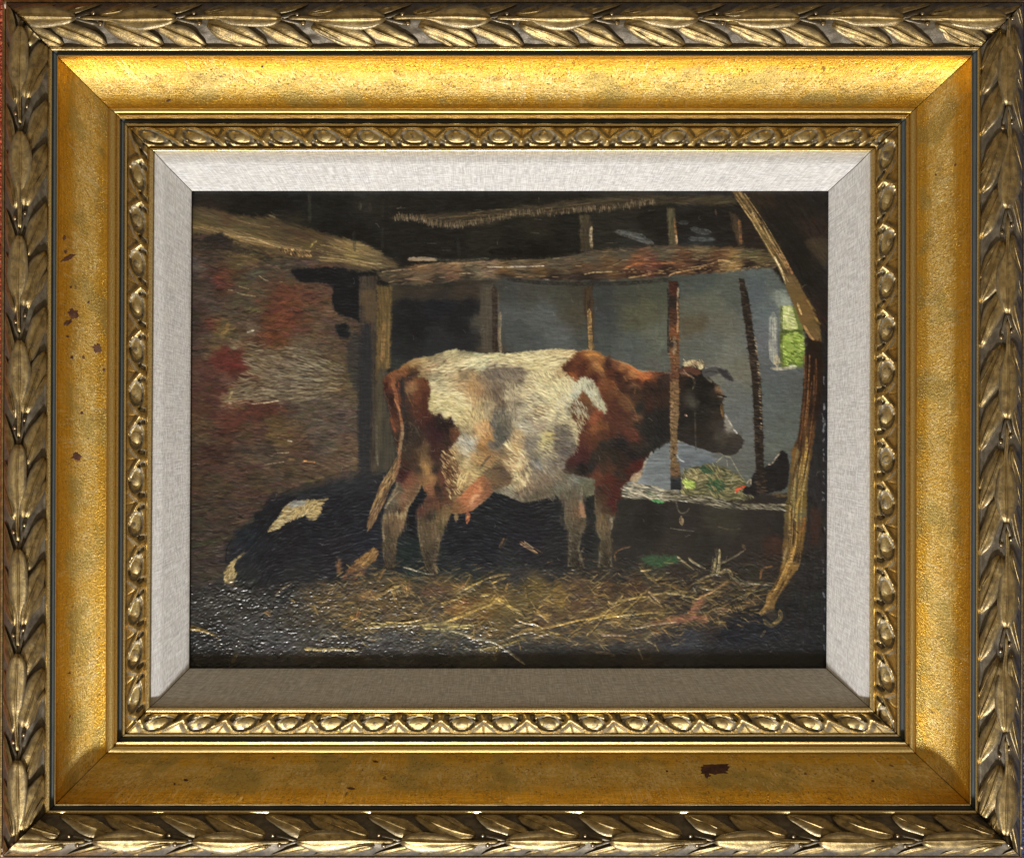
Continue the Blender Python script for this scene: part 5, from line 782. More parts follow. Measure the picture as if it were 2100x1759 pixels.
# ---------------------------------------------------------------- materials
class NT:
    def __init__(s, name):
        s.m = bpy.data.materials.new(name); s.m.use_nodes = True; s.t = s.m.node_tree; s.n = s.t.nodes
        s.b = s.n['Principled BSDF']
        s.uv = s.node('ShaderNodeUVMap').outputs[0]
    def node(s, ty, **k):
        n = s.n.new(ty)
        for a, v in k.items(): setattr(n, a, v)
        return n
    def link(s, a, b): s.t.links.new(a, b)
    def val(s, sock, v):
        if hasattr(v, 'is_output'): s.link(v, sock)
        else: sock.default_value = v
    def mapped(s, sx, sy, off=0.0):
        n = s.node('ShaderNodeMapping'); s.link(s.uv, n.inputs['Vector']); n.inputs['Scale'].default_value = (sx, sy, 1); n.inputs['Location'].default_value = (off, off * .7, 0)
        return n.outputs[0]
    def noise(s, sx, sy, detail=3.0, rough=.55, off=0.0, dist=0.0):
        n = s.node('ShaderNodeTexNoise'); s.link(s.mapped(sx, sy, off), n.inputs['Vector']); n.inputs['Scale'].default_value = 1
        n.inputs['Detail'].default_value = detail; n.inputs['Roughness'].default_value = rough; n.inputs['Distortion'].default_value = dist
        return n.outputs['Fac']
    def cells(s, sx, sy, off=0.0):
        n = s.node('ShaderNodeTexVoronoi', feature='DISTANCE_TO_EDGE'); s.link(s.mapped(sx, sy, off), n.inputs['Vector']); n.inputs['Scale'].default_value = 1
        return n.outputs['Distance']
    def ramp(s, f, a, b, lo=0.0, hi=1.0):
        n = s.node('ShaderNodeMapRange', clamp=True); n.interpolation_type = 'SMOOTHSTEP'
        s.val(n.inputs[0], f); n.inputs[1].default_value = a; n.inputs[2].default_value = b; n.inputs[3].default_value = lo; n.inputs[4].default_value = hi
        return n.outputs[0]
    def mix(s, f, a, b):
        n = s.node('ShaderNodeMix', data_type='RGBA'); s.val(n.inputs[0], f)
        for i, v in ((6, a), (7, b)):
            if hasattr(v, 'is_output'): s.link(v, n.inputs[i])
            else: n.inputs[i].default_value = tuple(v) + (1,)
        return n.outputs[2]
    def math(s, op, a, b=0.0):
        n = s.node('ShaderNodeMath', operation=op); s.val(n.inputs[0], a); s.val(n.inputs[1], b); return n.outputs[0]
    def sep(s):
        n = s.node('ShaderNodeSeparateXYZ'); s.link(s.uv, n.inputs[0]); return n.outputs[0], n.outputs[1]
    def bump(s, h, strength, dist):
        n = s.node('ShaderNodeBump'); n.inputs['Strength'].default_value = strength; n.inputs['Distance'].default_value = dist; s.link(h, n.inputs['Height']); s.link(n.outputs[0], s.b.inputs['Normal'])
    def out(s, col, rough, metal, spec=.5):
        s.val(s.b.inputs['Base Color'], col if hasattr(col, 'is_output') else tuple(col) + (1,)); s.val(s.b.inputs['Roughness'], rough); s.val(s.b.inputs['Metallic'], metal); s.b.inputs['Specular IOR Level'].default_value = spec
        return s.m

# uv unit: 1 = one drawing unit along (u) and across (v) the moulding
def mat_cove():
    n = NT('cove_gilding'); u, v = n.sep()
    wob = n.noise(.010, .04, 4, .65, off=3)
    vv = n.math('ADD', v, n.math('MULTIPLY', n.math('SUBTRACT', wob, .5), 46.0))
    band = n.math('MULTIPLY', n.ramp(vv, 136, 160), n.ramp(vv, 208, 190))      # rubbed pale leaf between two burnished edges
    fleck = n.noise(.13, .20, 5, .72, off=11); fine = n.noise(.30, .36, 3, .7, off=15)
    patch = n.noise(.014, .022, 4, .65, off=5)
    fm = n.math('MULTIPLY', n.ramp(fleck, .40, .60), n.ramp(patch, .36, .58))
    pale = n.mix(n.ramp(n.noise(.05, .09, 4, .7, off=21), .35, .65), (.70, .52, .16), (.92, .76, .37))
    burn = n.mix(n.ramp(n.noise(.008, .30, 4, .6, off=2), .35, .65), (.86, .52, .075), (.72, .41, .045))
    burn = n.mix(n.math('MULTIPLY', n.ramp(fleck, .50, .64), .45), burn, (.42, .26, .07))
    cm = n.math('MULTIPLY', band, n.math('ADD', n.math('MULTIPLY', fm, .75), .25))
    col = n.mix(cm, burn, pale)
    col = n.mix(n.math('MULTIPLY', n.ramp(fine, .52, .66), .45), col, (.36, .24, .07)); col = n.mix(n.math('MULTIPLY', n.math('MULTIPLY', n.ramp(fleck, .50, .36), band), .60), col, (.44, .31, .10))
    rub = n.math('MULTIPLY', n.ramp(n.noise(.16, .02, 4, .7, off=201, dist=.8), .52, .66), n.ramp(n.noise(.006, .012, 3, .6, off=211), .45, .58))
    col = n.mix(n.math('MULTIPLY', rub, .5), col, (.90, .80, .50))
    lay = n.ramp(n.noise(.0045, .001, 1, .5, off=222), .50, .505); col = n.mix(n.math('MULTIPLY', lay, .16), col, (.62, .38, .07))   # overlapping leaves of gold
    olive = n.math('MULTIPLY', n.ramp(n.noise(.009, .016, 3, .55, off=40), .50, .62), n.ramp(vv, 128, 150))
    col = n.mix(n.math('MULTIPLY', olive, .75), col, (.50, .38, .12))
    # brown crazing, rub marks and specks
    cr = n.ramp(n.cells(.060, .085, 7), .11, .02)
    crm = n.math('MULTIPLY', cr, n.ramp(n.noise(.016, .03, 4, .65, off=60), .47, .60))
    cr2 = n.math('MULTIPLY', n.ramp(n.cells(.13, .19, 9), .14, .02), n.ramp(n.noise(.02, .04, 4, .65, off=66), .52, .62))
    sp = n.ramp(n.noise(.15, .19, 4, .7, off=71), .56, .64)
    spm = n.math('MULTIPLY', sp, n.ramp(n.noise(.010, .04, 4, .6, off=80), .44, .56))
    dirt = n.math('MAXIMUM', n.math('MAXIMUM', n.math('MULTIPLY', crm, .30), n.math('MULTIPLY', cr2, .5)), spm)
    blot = n.ramp(n.noise(.05, .07, 2, .45, off=97, dist=.6), .735, .75)
    dirt = n.math('MAXIMUM', dirt, blot)
    scuff = n.math('MULTIPLY', n.ramp(n.noise(.10, .035, 4, .75, off=123, dist=1.2), .58, .66), n.ramp(n.noise(.012, .02, 3, .6, off=131), .45, .6))
    col = n.mix(n.math('MULTIPLY', scuff, .6), col, (.88, .78, .48))
    col = n.mix(n.math('MULTIPLY', dirt, .82), col, (.17, .085, .03))
    streak = n.noise(.006, .8, 3, .55, off=9)
    rough = n.math('ADD', n.ramp(band, 0, 1, .38, .46), n.math('MULTIPLY', n.math('SUBTRACT', fleck, .5), .30))
    metal = n.math('SUBTRACT', n.ramp(dirt, .2, 1.0, 1.0, .45), n.math('MULTIPLY', cm, .08))
    h = n.math('ADD', n.math('MULTIPLY', fleck, 1.6), n.math('MULTIPLY', streak, .5)); h = n.math('ADD', h, n.math('MULTIPLY', fine, .7)); h = n.math('SUBTRACT', h, n.math('MULTIPLY', dirt, .6))
    n.bump(h, .48, .0008)
    return n.out(col, rough, metal)
def mat_fillet(name, c0, c1, rough=.33, off=0, spk=.6):
    n = NT(name)
    a = n.noise(.25, .5, 3, .65, off=off); col = n.mix(n.ramp(a, .35, .65), c0, c1)
    sp = n.math('MULTIPLY', n.ramp(n.noise(.3, .5, 2, .6, off=off + 30), .62, .70), spk)
    col = n.mix(sp, col, (.12, .06, .025))
    n.bump(n.math('ADD', a, n.noise(.01, 1.4, 2, .5, off=off + 5)), .25, .0004)
    return n.out(col, n.ramp(a, .3, .7, rough - .05, rough + .1), n.ramp(sp, 0, 1, 1, .4))
def mat_bronze(name, c0, c1, c2, rough, off, metal=1.0, toner=.5):
    n = NT(name)
    a = n.noise(.045, .07, 4, .62, off=off); b = n.noise(.35, .35, 3, .7, off=off + 9)
    col = n.mix(n.ramp(a, .38, .62), c0, c1)
    worn = n.math('MULTIPLY', n.ramp(n.noise(.06, .05, 4, .7, off=off + 19), .46, .68), toner)
    col = n.mix(worn, col, c2)
    col = n.mix(n.math('MULTIPLY', n.ramp(b, .62, .72), .6), col, (.05, .035, .02))
    n.bump(n.math('ADD', b, n.math('MULTIPLY', a, 2.0)), .30, .0006)
    return n.out(col, n.ramp(b, .3, .7, rough - .06, rough + .12), metal)
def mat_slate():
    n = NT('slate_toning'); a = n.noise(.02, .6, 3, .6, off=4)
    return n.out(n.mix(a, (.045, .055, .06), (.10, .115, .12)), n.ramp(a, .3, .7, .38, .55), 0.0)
def mat_linen():
    n = NT('linen')
    wx = n.noise(.45, .05, 2, .6, off=3); wy = n.noise(.05, .45, 2, .6, off=8)
    fx = n.noise(.24, .015, 3, .6, off=13); fy = n.noise(.015, .24, 3, .6, off=18)
    th = n.math('MULTIPLY', n.math('ADD', wx, wy), .5); fi = n.math('MULTIPLY', n.math('ADD', fx, fy), .5)
    slub = n.ramp(n.noise(.02, .4, 2, .5, off=31), .62, .78); slub2 = n.ramp(n.noise(.4, .02, 2, .5, off=37), .62, .78)
    f = n.math('ADD', n.math('MULTIPLY', th, .7), n.math('MULTIPLY', fi, .3))
    col = n.mix(n.ramp(f, .40, .62), (.40, .39, .385), (.71, .71, .715))
    col = n.mix(n.math('MULTIPLY', n.math('MAXIMUM', slub, slub2), .30), col, (.42, .39, .35))
    big = n.ramp(n.noise(.02, .04, 3, .6, off=50), .35, .7); col = n.mix(n.math('MULTIPLY', big, .22), col, (.66, .61, .54))
    fox = n.math('MULTIPLY', n.ramp(n.noise(.12, .12, 2, .5, off=77), .74, .78), .7); col = n.mix(fox, col, (.25, .20, .15))
    n.bump(f, .5, .0006)
    return n.out(col, .9, 0.0, .2)
def mat_paint():
    n = NT('oil_paint')
    a = n.node('ShaderNodeAttribute', attribute_name='pigment')
    var = n.noise(.05, .05, 3, .6, off=2)
    n.bump(n.noise(.9, .9, 3, .6, off=6), .12, .0003)
    n.b.inputs['Coat Weight'].default_value = 0.0
    return n.out(a.outputs['Color'], n.ramp(var, .35, .65, .27, .40), 0.0, .45)
def mat_rug():
    n = NT('woven_wool'); u, v = n.sep()
    k = n.noise(.10, .14, 2, .5, off=3); c = n.cells(.16, .11, 5)
    red = n.mix(n.ramp(c, .03, .2), (.16, .02, .012), (.50, .13, .075)); blue = n.mix(n.ramp(c, .03, .2), (.01, .03, .12), (.05, .16, .50))
    col = n.mix(n.ramp(u, 180, 200), red, blue); col = n.mix(n.math('MULTIPLY', n.ramp(k, .66, .74), .6), col, (.7, .6, .5))
    n.bump(n.math('ADD', c, k), .8, .002)
    return n.out(col, .95, 0.0, .1)
def mat_plain(name, col, rough):
    n = NT(name); a = n.noise(.03, .2, 3, .6); return n.out(n.mix(a, tuple(x * .7 for x in col), tuple(min(1, x * 1.3) for x in col)), rough, 0.0, .3)

M_COVE = mat_cove()
M_FIL = mat_fillet('pale_gold_fillet', (.70, .52, .22), (.84, .68, .36), .30, 2)
M_OLIVE = mat_fillet('rubbed_gold_fillet', (.55, .40, .14), (.72, .54, .22), .38, 15)
M_EDGE = mat_bronze('frame_edge_bronze', (.34, .24, .10), (.50, .36, .15), (.20, .16, .11), .42, 40)
M_GROUND = mat_bronze('grey_toned_ground', (.100, .084, .062), (.165, .138, .100), (.075, .06, .045), .50, 3, .45)
M_LEAF = mat_bronze('leaf_bronze', (.56, .43, .21), (.37, .27, .12), (.20, .16, .11), .47, 23, 1.0, .7)
M_RIM = mat_bronze('toned_leaf_rim', (.34, .27, .16), (.22, .18, .11), (.42, .33, .19), .40, 131, .8, .6)
M_BERRY = mat_bronze('berry_bronze', (.60, .48, .30), (.45, .36, .24), (.20, .19, .18), .34, 61)
M_EGGB = mat_bronze('bead_ground_gold', (.62, .48, .22), (.46, .34, .14), (.18, .155, .13), .44, 77, 1.0, .5)
M_EGG = mat_bronze('bead_gold', (.68, .54, .26), (.46, .35, .17), (.16, .14, .12), .55, 90, 1.0, .95)
M_SLATE = mat_slate(); M_LINEN = mat_linen(); M_PAINT = mat_paint(); M_RUG = mat_rug()
M_WOOD = mat_plain('dark_wood', (.03, .022, .016), .8)
M_BOLE = mat_bronze('red_bole', (.045, .012, .01), (.10, .035, .02), (.16, .08, .03), .6, 55, 0.0, .7)
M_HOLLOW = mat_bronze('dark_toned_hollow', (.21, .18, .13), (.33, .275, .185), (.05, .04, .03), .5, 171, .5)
M_FLANK = mat_bronze('dark_leaf_bronze', (.44, .325, .145), (.27, .195, .085), (.15, .12, .085), .46, 191, 1.0, .75)

# ---------------------------------------------------------------- the framed painting
root = bpy.data.objects.new('framed_painting', None); COL.objects.link(root)
root.location = (0, 0, -42 * S)
root['label'] = 'gilt framed oil painting of a brown and white cow in a barn'; root['category'] = 'painting'
INV = Vector((0, 0, 42 * S))
def part(name, me, parent=root):
    o = obj(name, me, parent)
    if parent is root: o.location = INV
    return o

def sweep(name, side, prof, mats, nseg=48, sharp=35, wav=0.0, parent=root):
    """prof: list of (t, z, material index of the face that follows)"""
    t = np.array([p[0] for p in prof], float); z = np.array([p[1] for p in prof], float)
    f = np.linspace(0, 1, nseg + 1)
    T, F = np.meshgrid(t, f); Z = np.broadcast_to(z, T.shape)
    P = rail_pt(side, F, np.clip(T, -1, 391), Z)
    a, b, ax, d = SIDES[side]
    L = {'T': 2090, 'B': 2090, 'L': 1760, 'R': 1760}[side]
    off = {'T': 0, 'R': 2500, 'B': 5000, 'L': 7500}[side]
    UV = np.stack([F * L + off, T], -1)
    fm = np.tile(np.array([p[2] for p in prof[:-1]]), (nseg, 1))
    return part(name, grid_mesh(name, P, UV, mats, fm, sharp), parent)

def base_carve(t):
    """height of the rounded ground under the garland"""
    t = np.asarray(t, float)
    x = np.where(t < 36, (36 - t) / 30.0, (t - 36) / 59.0)
    x = np.clip(x, 0, 1)
    return np.where(t < 36, 76 + 36 * np.sqrt(np.maximum(1 - x ** 2.2, 0)), 88 + 24 * np.cos(x * math.pi / 2) ** .95)

def garland_ground(side):
    t = np.concatenate([[6.0], np.arange(8, 95, 3.0), [95.0]])
    n = 420 if side in 'TB' else 350
    f = np.linspace(0, 1, n + 1)
    T, F = np.meshgrid(t, f)
    L = 2090 if side in 'TB' else 1760
    nz = fbm(F * L / 26 + ord(side), T / 14, 5, 2) - .5
    Z = base_carve(T) - 3.5 + nz * 5
    Z[:, 0] = 74; Z[:, -1] = 88
    return rail_pt(side, F, T, Z), np.stack([F * L + ord(side) * 31, T], -1)

LV = np.array([-1.10, -1.0, -.72, -.4, -.17, -.06, 0, .06, .17, .4, .72, 1.0, 1.10])
def leaf_mesh(side, s0, cs, ct, width, lift, dome, rib, skew, mat, nu=16, rnd=None, wave=0.0, flat=0.0):
    """one carved leaf: centre line (cs, ct) from stalk to point, offsets from s0 in the growing direction"""
    d = SIDES[side][3]
    u = np.linspace(0, 1, nu)
    P = catmull(np.stack([cs, ct], -1), False, 12); L = np.concatenate([[0], np.cumsum(np.hypot(*np.diff(P, axis=0).T))]); L /= L[-1]
    x = np.interp(u, L, P[:, 0]); y = np.interp(u, L, P[:, 1])
    tx = np.gradient(x); ty = np.gradient(y); ln = np.hypot(tx, ty); tx /= ln; ty /= ln
    wd = np.interp(u, np.linspace(0, 1, len(width)), width)
    if rnd is not None: wd = wd * (1 + .10 * np.sin(u * 9 + rnd.uniform(0, 6)) * wave)
    V, U = np.meshgrid(LV, u)
    ww = wd[:, None] * np.where(V > 0, 1 + skew, 1 - skew)
    Sx = x[:, None] - ty[:, None] * V * -ww; Tt = y[:, None] + tx[:, None] * V * -ww * 1.0
    Tt = np.clip(Tt, 6.5, 95.5)
    av = np.minimum(np.abs(V), 1)
    lf = np.interp(u, np.linspace(0, 1, len(lift)), lift)[:, None]
    ctr = np.broadcast_to(Tt[:, [6]], Tt.shape)
    zb = base_carve(Tt) * (1 - flat) + (base_carve(ctr) - .0035 * (Tt - ctr) ** 2) * flat
    Z = zb + lf + dome * (1 - av ** 2.0) + 1.6 * (av > .9)
    Z += rib * np.exp(-(V / .05) ** 2) - rib * 1.1 * np.exp(-((np.abs(V) - .17) / .09) ** 2)
    if rnd is not None:
        Z += wave * 1.6 * (fbm(U * 5 + rnd.uniform(0, 50), V * 2.2, 17, 2) - .5) * 2
    Z[:, [0, -1]] = base_carve(Tt[:, [0, -1]]) - 7
    Z[-1, :] = base_carve(Tt[-1, :]) - 5; Z[0, :] = base_carve(Tt[0, :]) - 6
    F = frac(side, s0 + d * Sx, Tt)
    if F.max() < .002 or F.min() > .998: return None
    off = rnd.uniform(0, 900) if rnd is not None else 0
    return grid_mesh('leaf', rail_pt(side, F, Tt, Z), np.stack([Sx + off, Tt + off * .37], -1), [mat, M_RIM], np.tile(np.array([1, 1, 0, 0, 0, 0, 0, 0, 0, 0, 1, 1]), (nu - 1, 1)), None)

def ball_mesh(side, name, s0, ds, t, rs, rt, hz, zc, mat, nu=9, nv=12, uo=0.0):
    d = SIDES[side][3]
    th = np.linspace(0, 2 * math.pi, nv + 1); ph = np.linspace(0, math.pi / 2 * 1.12, nu)
    TH, PH = np.meshgrid(th, ph)
    a = ds + rs * np.sin(PH) * np.cos(TH); b = t + rt * np.sin(PH) * np.sin(TH); Z = zc + hz * np.cos(PH)
    F = frac(side, s0 + d * a, b)
    if F.max() < .003 or F.min() > .997: return None
    return grid_mesh(name, rail_pt(side, F, b, Z), np.stack([a + uo, b + uo * .3], -1), [mat])

TIPS = {'T': [157, 364, 579, 792, 1009, 1220, 1435, 1642, 1856, 2067, 2281], 'L': [1769, 1554, 1336, 1122, 907, 693, 479, 265, 50, -164], 'B': [2103, 1889, 1677, 1463, 1249, 1035, 820, 606, 392, 187, -27], 'R': [4, 218, 430, 645, 860, 1073, 1288, 1503, 1716, 1930]}
rnd = np.random.default_rng(5)
for side in 'TRBL':
    P, UV = garland_ground(side)
    g = part('garland_moulding', grid_mesh('garland_moulding', P, UV, [M_GROUND], None, None))
    sweep('frame_edge', side, [(-1, -42, 0), (-1, 64, 0), (0, 68, 0), (2, 70, 0), (4.5, 69, 0), (6, 62, 0), (6.2, 40, 0)], [M_EDGE])
    def kid(me, nm):
        if me is not None: obj(nm, me, g)
    for k, tip in enumerate(TIPS[side]):
        j = lambda a: rnd.normal(0, a)
        wv = 2.5 if k % 2 else -2.0
        # the big pointed leaf on the crown of the moulding, with its stalk
        kid(leaf_mesh(side, tip, [-206, -168, -128, -70, 0], [37, 36 + wv * .5, 36 + wv + j(1), 36 + wv, 37 + j(1)],
                      [4, 4, 4.2, 4.5, 5.5, 9.5, 16, 20, 22, 22.5, 21.5, 19, 14, 4], [-1, 0, 0, 0, 1, 2, 4, 5, 6, 7, 8, 8, 9, 7], 5.5, 2.2, .02, M_LEAF, 30, rnd=rnd, wave=1.0, flat=.9), 'leaf')
        # two leaves on each flank
        for (cs, ct, sk) in [([-156, -122, -82, -28], [49, 58, 73, 96], .12), ([-52, -24, 12, 64], [50, 60, 75, 97], .08), ([62, 80, 104, 142], [55, 62, 74, 97], .05)]:
            kid(leaf_mesh(side, tip, [c + j(3) for c in cs], ct, [6, 15, 19.5, 21, 20, 17, 12, 4] if cs[0] < -100 else [5, 13, 17, 18.5, 18, 16, 11, 4] if cs[0] < 0 else [2, 7, 10, 11.5, 11, 9, 7, 3], [1, 2, 2.5, 3.5, 4, 4, 4, 3] if cs[0] < 0 else [-1, 0, 1, 1, 1, 1, 1, 0], 5.0, 1.8, sk, M_FLANK, 15, rnd=rnd, wave=1.3), 'leaf')
            ct2 = [36 - (c - 36) * .52 for c in ct]
            kid(leaf_mesh(side, tip + SIDES[side][3] * -8, [c + j(2) for c in cs], ct2, [2, 6, 8, 9, 8.5, 7, 5, 2], [1, 2, 3, 3, 3, 3, 2, 1], 4, 1.2, -sk, M_FLANK, 15, rnd=rnd, wave=1.0), 'leaf')
        # stalks and berries
        for (bs, bt) in [(31, 28), (44, 49)]:
            kid(leaf_mesh(side, tip, [-8, 8, bs - 12, bs], [37, 37 + (bt - 37) * .35, 37 + (bt - 37) * .85, bt], [2.2, 2.6, 2.6, 2.4], [2, 2, 1, 0], 3, 0, 0, M_GROUND, 8, rnd=rnd, wave=.3), 'stalk')
            kid(ball_mesh(side, 'berry', tip, bs + 2 + j(1.5), bt + j(1), 5.4, 5.0, 9, float(base_carve(bt)) - 1.5, M_BERRY, uo=rnd.uniform(0, 300)), 'berry')

    # ---- cove with its fillets
    prof = [(95, 88, 0), (96, 92, 0), (98, 94.5, 0), (101, 95, 0), (103, 94, 0), (104, 91, 1), (104.6, 84, 1), (106, 81, 1), (110, 80.5, 1), (111.4, 84, 0), (112, 90, 0), (113.5, 92.5, 0), (115.5, 92.5, 0), (117, 89, 0), (117.4, 85, 2)]
    for u_ in np.linspace(0, 1, 25)[1:]:
        prof.append((117 + 102 * u_, 27 + 58 * (1 - u_) ** 2.25 + 1.0 * u_ ** 8, 2))
    prof[-1] = (219, 28, 3)
    prof += [(219.6, 30.5, 3), (221, 32.6, 3), (223, 34, 3), (226, 34.8, 3), (229, 34, 3), (231, 32.4, 3), (232.4, 30, 3), (233, 28, 4), (234, 28.5, 0), (236, 33, 0), (238.5, 36, 0), (241, 36.5, 0), (243, 34.5, 0), (244, 30, 1), (244.8, 24, 1), (246, 22, 1), (250, 22, 1), (251.4, 26, 0), (252, 33, 0), (254, 36.5, 0), (257.5, 36.5, 0), (259.5, 33, 0), (260, 30, 0)]
    sweep('cove_moulding', side, prof, [M_FIL, M_SLATE, M_COVE, M_OLIVE, M_EDGE], 64, 40)
    # ---- running bead-and-leaf moulding
    per = 89.0
    n = int((1540 if side in 'TB' else 1200) / 2.6); t = np.concatenate([[260.0], np.arange(261, 303, 2.0), [302.5, 303.2, 304, 305, 307.5, 309, 309.6, 309.8]])
    f = np.linspace(0, 1, n + 1); T, F = np.meshgrid(t, f)
    a, b, ax, d = SIDES[side]; c = corner(282.0); A = c[a][ax]; B = c[b][ax]
    s_abs = A + (B - A) * F
    ph0 = {'T': 579.0, 'B': 539.0, 'L': 1436.0, 'R': 416.0}[side]
    ph0 = {'T': 580.0, 'B': 325.0, 'L': 540.0, 'R': 408.0}[side]
    X = (s_abs - ph0 + per / 2) % per - per / 2          # 0 at the centre of a bead
    y = T - 260.0
    ax_ = np.abs(X)
    Z = 40 + 12 * np.sin(np.clip(y / 43, 0, 1) * math.pi) ** .8 + 3 * np.clip(y / 43, 0, 1)
    yr = 6.0 + 22.0 * np.clip(ax_ / 43, 0, 1) ** 2.0      # ribbon arch
    Z = Z - 7.0 * smooth01(0, 4, (yr - 5.0) - y) * smooth01(14, 22, ax_)          # notch between two arches
    ell = (X / 25.0) ** 2 + ((y - 20) / 15.5) ** 2
    Z = Z - 7.5 * smooth01(1.12, .86, ell)                                         # socket of the bead
    lid = np.abs(y - (35.5 - 9.0 * np.clip(ax_ / 30, 0, 1.2) ** 2))
    Z = Z - 5.0 * np.exp(-((lid - 0) / 1.9) ** 2) * smooth01(33, 28, ax_)
    Z = Z + 4.6 * np.exp(-((y - yr) / 4.2) ** 2) * smooth01(2, 12, ax_)
    Z = Z - 6.5 * smooth01(0, 3, y - (yr + 6.5)) * smooth01(26, 30, ax_) * smooth01(38.5, 35, ax_) * smooth01(42, 39.5, y)   # small corner sinkings
    Z = Z + 3.5 * np.exp(-(((ax_ - 44.5) / 6) ** 2 + ((y - 31) / 6) ** 2))        # heart drop
    Z = np.where(ax_ > 43.4, Z - 2.2 * smooth01(26, 20, y), Z)
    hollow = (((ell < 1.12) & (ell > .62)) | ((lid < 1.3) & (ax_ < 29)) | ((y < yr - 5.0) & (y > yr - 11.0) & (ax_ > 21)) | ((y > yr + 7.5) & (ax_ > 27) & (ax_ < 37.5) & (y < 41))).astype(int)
    Z = np.where(y < .5, 31, Z)
    k = T > 302.2
    Z = np.where(k, np.interp(T, [302.5, 303.2, 304, 305, 307.5, 309, 309.6, 309.8], [42, 48, 51, 52, 52, 51, 45, 36]), Z)
    Lr = 1540 if side in 'TB' else 1200
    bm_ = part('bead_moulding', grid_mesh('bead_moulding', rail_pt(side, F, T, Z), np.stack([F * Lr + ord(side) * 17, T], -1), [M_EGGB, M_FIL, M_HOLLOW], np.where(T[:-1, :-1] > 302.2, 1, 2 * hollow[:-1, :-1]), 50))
    k0 = int(math.floor((min(A, B) - ph0) / per)); k1 = int(math.ceil((max(A, B) - ph0) / per))
    for k in range(k0, k1 + 1):
        me = ball_mesh(side, 'bead', ph0 + k * per, rnd.normal(0, .8), 281 + rnd.normal(0, .5), 20.0 + rnd.normal(0, .8), 12.8 + rnd.normal(0, .5), 9.0 + rnd.normal(0, .9), 38.5, M_EGG, 9, 18, rnd.uniform(0, 500))
        if me is not None: obj('bead', me, bm_)
    # ---- linen slip
    prof = [(309.8, 34, 0), (310, 38.5, 0), (312, 39, 0), (322, 38.4, 0), (331, 37.4, 0), (334.5, 36, 0), (338, 33.8, 0)]
    for u_ in np.linspace(0, 1, 9)[1:]: prof.append((338 + 52 * u_, 33.8 - 33.2 * u_, 0))
    prof += [(391, -1.5, 0), (391, -17, 0)]
    sweep('linen_slip', side, prof, [M_LINEN], 24, 60)

# spots where the gilding has come off down to the red-brown bole (position in the drawing, size along and across, turn)
def cove_height(t):
    u_ = np.clip((np.asarray(t, float) - 117) / 102, 0, 1)
    return 27 + 58 * (1 - u_) ** 2.25 + u_ ** 8
COVES = {}
for o in root.children:
    if o.name.startswith('cove_moulding'): COVES['TRBL'[len(COVES)]] = o
def worn_spot(side, x, y, a, b, turn, rect=False):
    ax = SIDES[side][2]
    m = 15; rr = np.linspace(0, 1, 5); th = np.linspace(0, 2 * math.pi, 33)
    TH, RR = np.meshgrid(th, rr)
    ed = 1 + (.75 if not rect else .45) * (fbm(np.cos(TH) * 3.4 + x, np.sin(TH) * 3.4 + y, 3, 4) - .5) * 2
    ex, ey = np.cos(TH), np.sin(TH)
    if rect:
        k = 1 / np.maximum(np.abs(ex), np.abs(ey)); ex, ey = ex * k, ey * k
    dx, dy = ex * RR * ed * a, ey * RR * ed * b
    c_, s_ = math.cos(turn), math.sin(turn)
    PXs = x + dx * c_ - dy * s_; PYs = y + dx * s_ + dy * c_
    # depth across the moulding of each point
    tt = np.linspace(100, 240, 141)
    cs = corner(tt)
    if side == 'L':
        g = (PYs - 119) / (1545 - 119); tv = np.zeros(PXs.shape)
        lx0, lx1 = cs['TL'][0], cs['BL'][0]
        for i in np.ndindex(PXs.shape): tv[i] = np.interp(PXs[i], lx0 + (lx1 - lx0) * g[i], tt)
    elif side == 'B': tv = np.interp(PYs, cs['BL'][1][::-1], tt[::-1])
    elif side == 'T': tv = PYs
    else: tv = np.interp(-PXs, -cs['TR'][0], tt)
    Z = cove_height(tv) + .45 - .9 * (RR > .99)
    me = grid_mesh('worn_spot', world(PXs, PYs, Z), np.stack([PXs, PYs], -1), [M_BOLE])
    obj('worn_spot', me, COVES[side])
for sp in [('L',149,643,13,11,.3),('L',139,661,11,6,-.6),('L',200,713,10,11,.2),('L',141,527,17,5,-.5),('L',134,515,5,5,0),('L',157,935,11,11,.4),('L',132,487,4,7,0),('L',147,732,4,4,0),('L',171,732,3,4,0),('L',181,619,3,3,0),('L',213,757,3,5,0),('L',168,846,4,4,0),('L',145,588,3,3,0),('L',139,689,5,3,.5),
           ('L',142,1379,4.5,2.5,0),('L',143,1468,2,4.5,.3),('B',381,1598,5,3.5,0),('B',358,1606,2.5,2.5,0),('B',1466,1575,31,11,0,True),('B',1450,1588,7,7,.4),('B',1368,1580,3,2,0),('B',770,1560,6,2.5,.2),('R',1959,338,3,3.5,0),('R',1919,358,2.5,2.5,0),('R',1956,712,3.5,4,0),('R',1945,660,3,3,0),('T',538,136,2.5,2.5,0),('T',345,206,6,3,-.4),('B',720,1615,9,3,.1),('B',1790,1600,4,3,0)]:
    worn_spot(*sp)

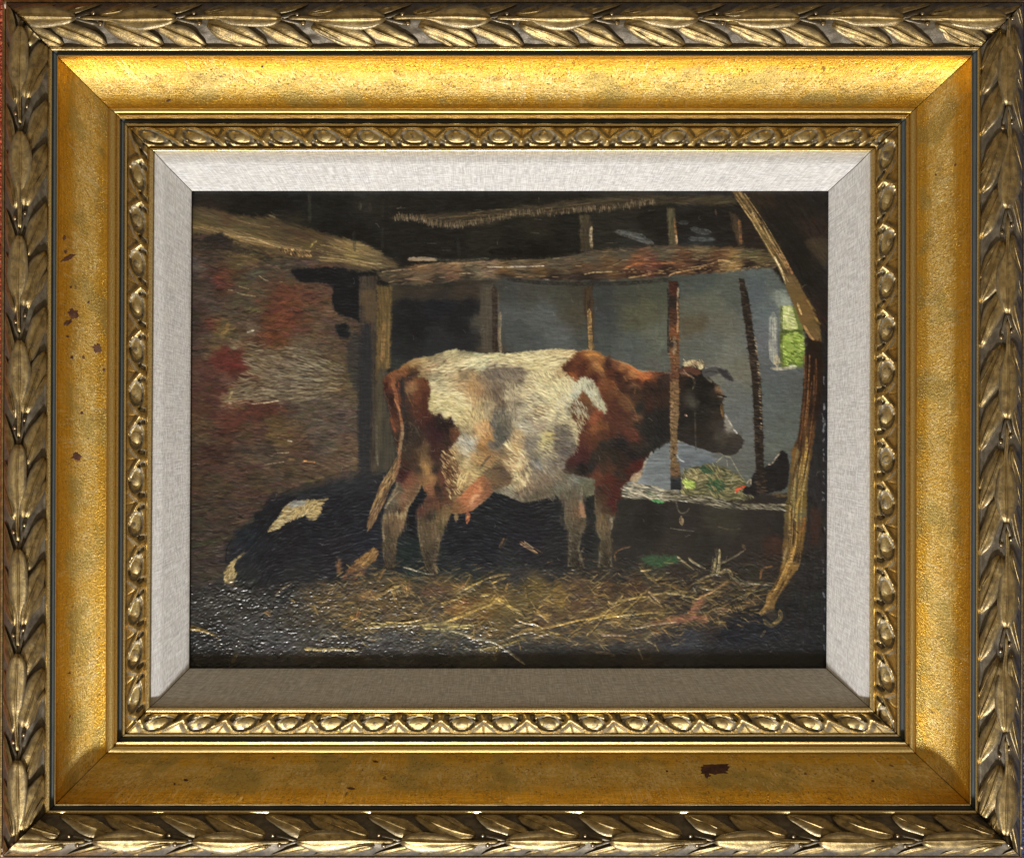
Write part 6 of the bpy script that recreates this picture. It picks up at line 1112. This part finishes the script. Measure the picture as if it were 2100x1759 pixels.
# corners knocked down to the white gesso
M_GESSO = mat_plain('bare_gesso', (.62, .50, .44), .9)
def chip(side, x, y, a, b, z):
    th = np.linspace(0, 2 * math.pi, 17); rr = np.linspace(0, 1, 5); TH, RR = np.meshgrid(th, rr)
    ed = 1 + .6 * (fbm(np.cos(TH) * 2.5 + x, np.sin(TH) * 2.5 + y, 9, 3) - .5) * 2
    px, py = x + np.cos(TH) * RR * ed * a, y + np.sin(TH) * RR * ed * b
    zz = z + 2.5 * (1 - RR ** 2) + 2 * (fbm(px / 3, py / 3, 4, 2) - .5) - 4 * (RR > .99)
    me = grid_mesh('gesso_chip', world(px, py, zz), np.stack([px, py], -1), [M_GESSO])
    obj('gesso_chip', me, EDGES[side])
EDGES = {}
for o in root.children:
    if o.name.startswith('frame_edge'): EDGES['TRBL'[len(EDGES)]] = o
chip('L', 11, 9, 3.2, 8, 72); chip('L', 8, 1741, 6, 6, 72); chip('L', 4, 1752, 3, 3, 71); chip('R', 2095, 1736, 2.5, 4, 71); chip('T', 700, 2, 5, 2, 71)

# board behind the mouldings
def slab(name, x0, y0, x1, y1, z0, z1, mat):
    bm = bmesh.new()
    P = [world(x, y, z) for z in (z0, z1) for x, y in ((x0, y0), (x1, y0), (x1, y1), (x0, y1))]
    v = [bm.verts.new(p) for p in P]
    for q in ((3, 2, 1, 0), (4, 5, 6, 7), (0, 1, 5, 4), (1, 2, 6, 5), (2, 3, 7, 6), (3, 0, 4, 7)): bm.faces.new([v[i] for i in q])
    bmesh.ops.bevel(bm, geom=list(bm.edges), offset=.0004, segments=1, affect='EDGES')
    me = bpy.data.meshes.new(name); bm.to_mesh(me); bm.free(); me.uv_layers.new(name='UVMap'); me.materials.append(mat)
    return me
part('back_board', slab('back_board', 20, 14, 2085, 1742, -40, -18, M_WOOD))

# the painted canvas with its relief
C, Hh = make_painting()
RELIEF = 0.50
Xs = PX0 + PX * np.arange(PNX); Ys = PY0 + PX * np.arange(PNY)
GX, GY = np.meshgrid(Xs, Ys)
Z = -12.5 + RELIEF * (Hh - Hh.mean()) + 1.2 * (fbm(GX / 220, GY / 220, 8, 2) - .5)
P = world(GX, GY, Z)
me = grid_mesh('painted_canvas', P, np.stack([GX, GY], -1), [M_PAINT])
lin = C / 255.0
lin = np.where(lin <= .04045, lin / 12.92, ((lin + .055) / 1.055) ** 2.4)
ly = np.maximum(lin @ np.array([.2126, .7152, .0722]), 1e-4)
lin = np.clip(lin * (np.maximum(ly * 1.22 - .006, .0018) / ly)[..., None], .0012, .9)         # pigment reflectance
rgba = np.concatenate([lin, np.ones(lin.shape[:2] + (1,))], -1).astype(np.float32)
at = me.color_attributes.new('pigment', 'FLOAT_COLOR', 'POINT'); at.data.foreach_set('color', rgba.reshape(-1))
cv_o = part('painted_canvas', me)

# ---------------------------------------------------------------- rug under the frame
N = 60
gx = np.linspace(-900, 3000, N); gy = np.linspace(-900, 2700, N)
GX, GY = np.meshgrid(gx, gy)
kx = (GX - CXD) * S; ky = -(GY - CYD) * S
me = grid_mesh('rug', np.stack([kx, ky, np.full(kx.shape, -42.5 * S)], -1), np.stack([GX, GY], -1), [M_RUG])
rug = obj('rug', me); rug['label'] = 'red and blue woven wool rug showing past the frame edges'; rug['category'] = 'rug'
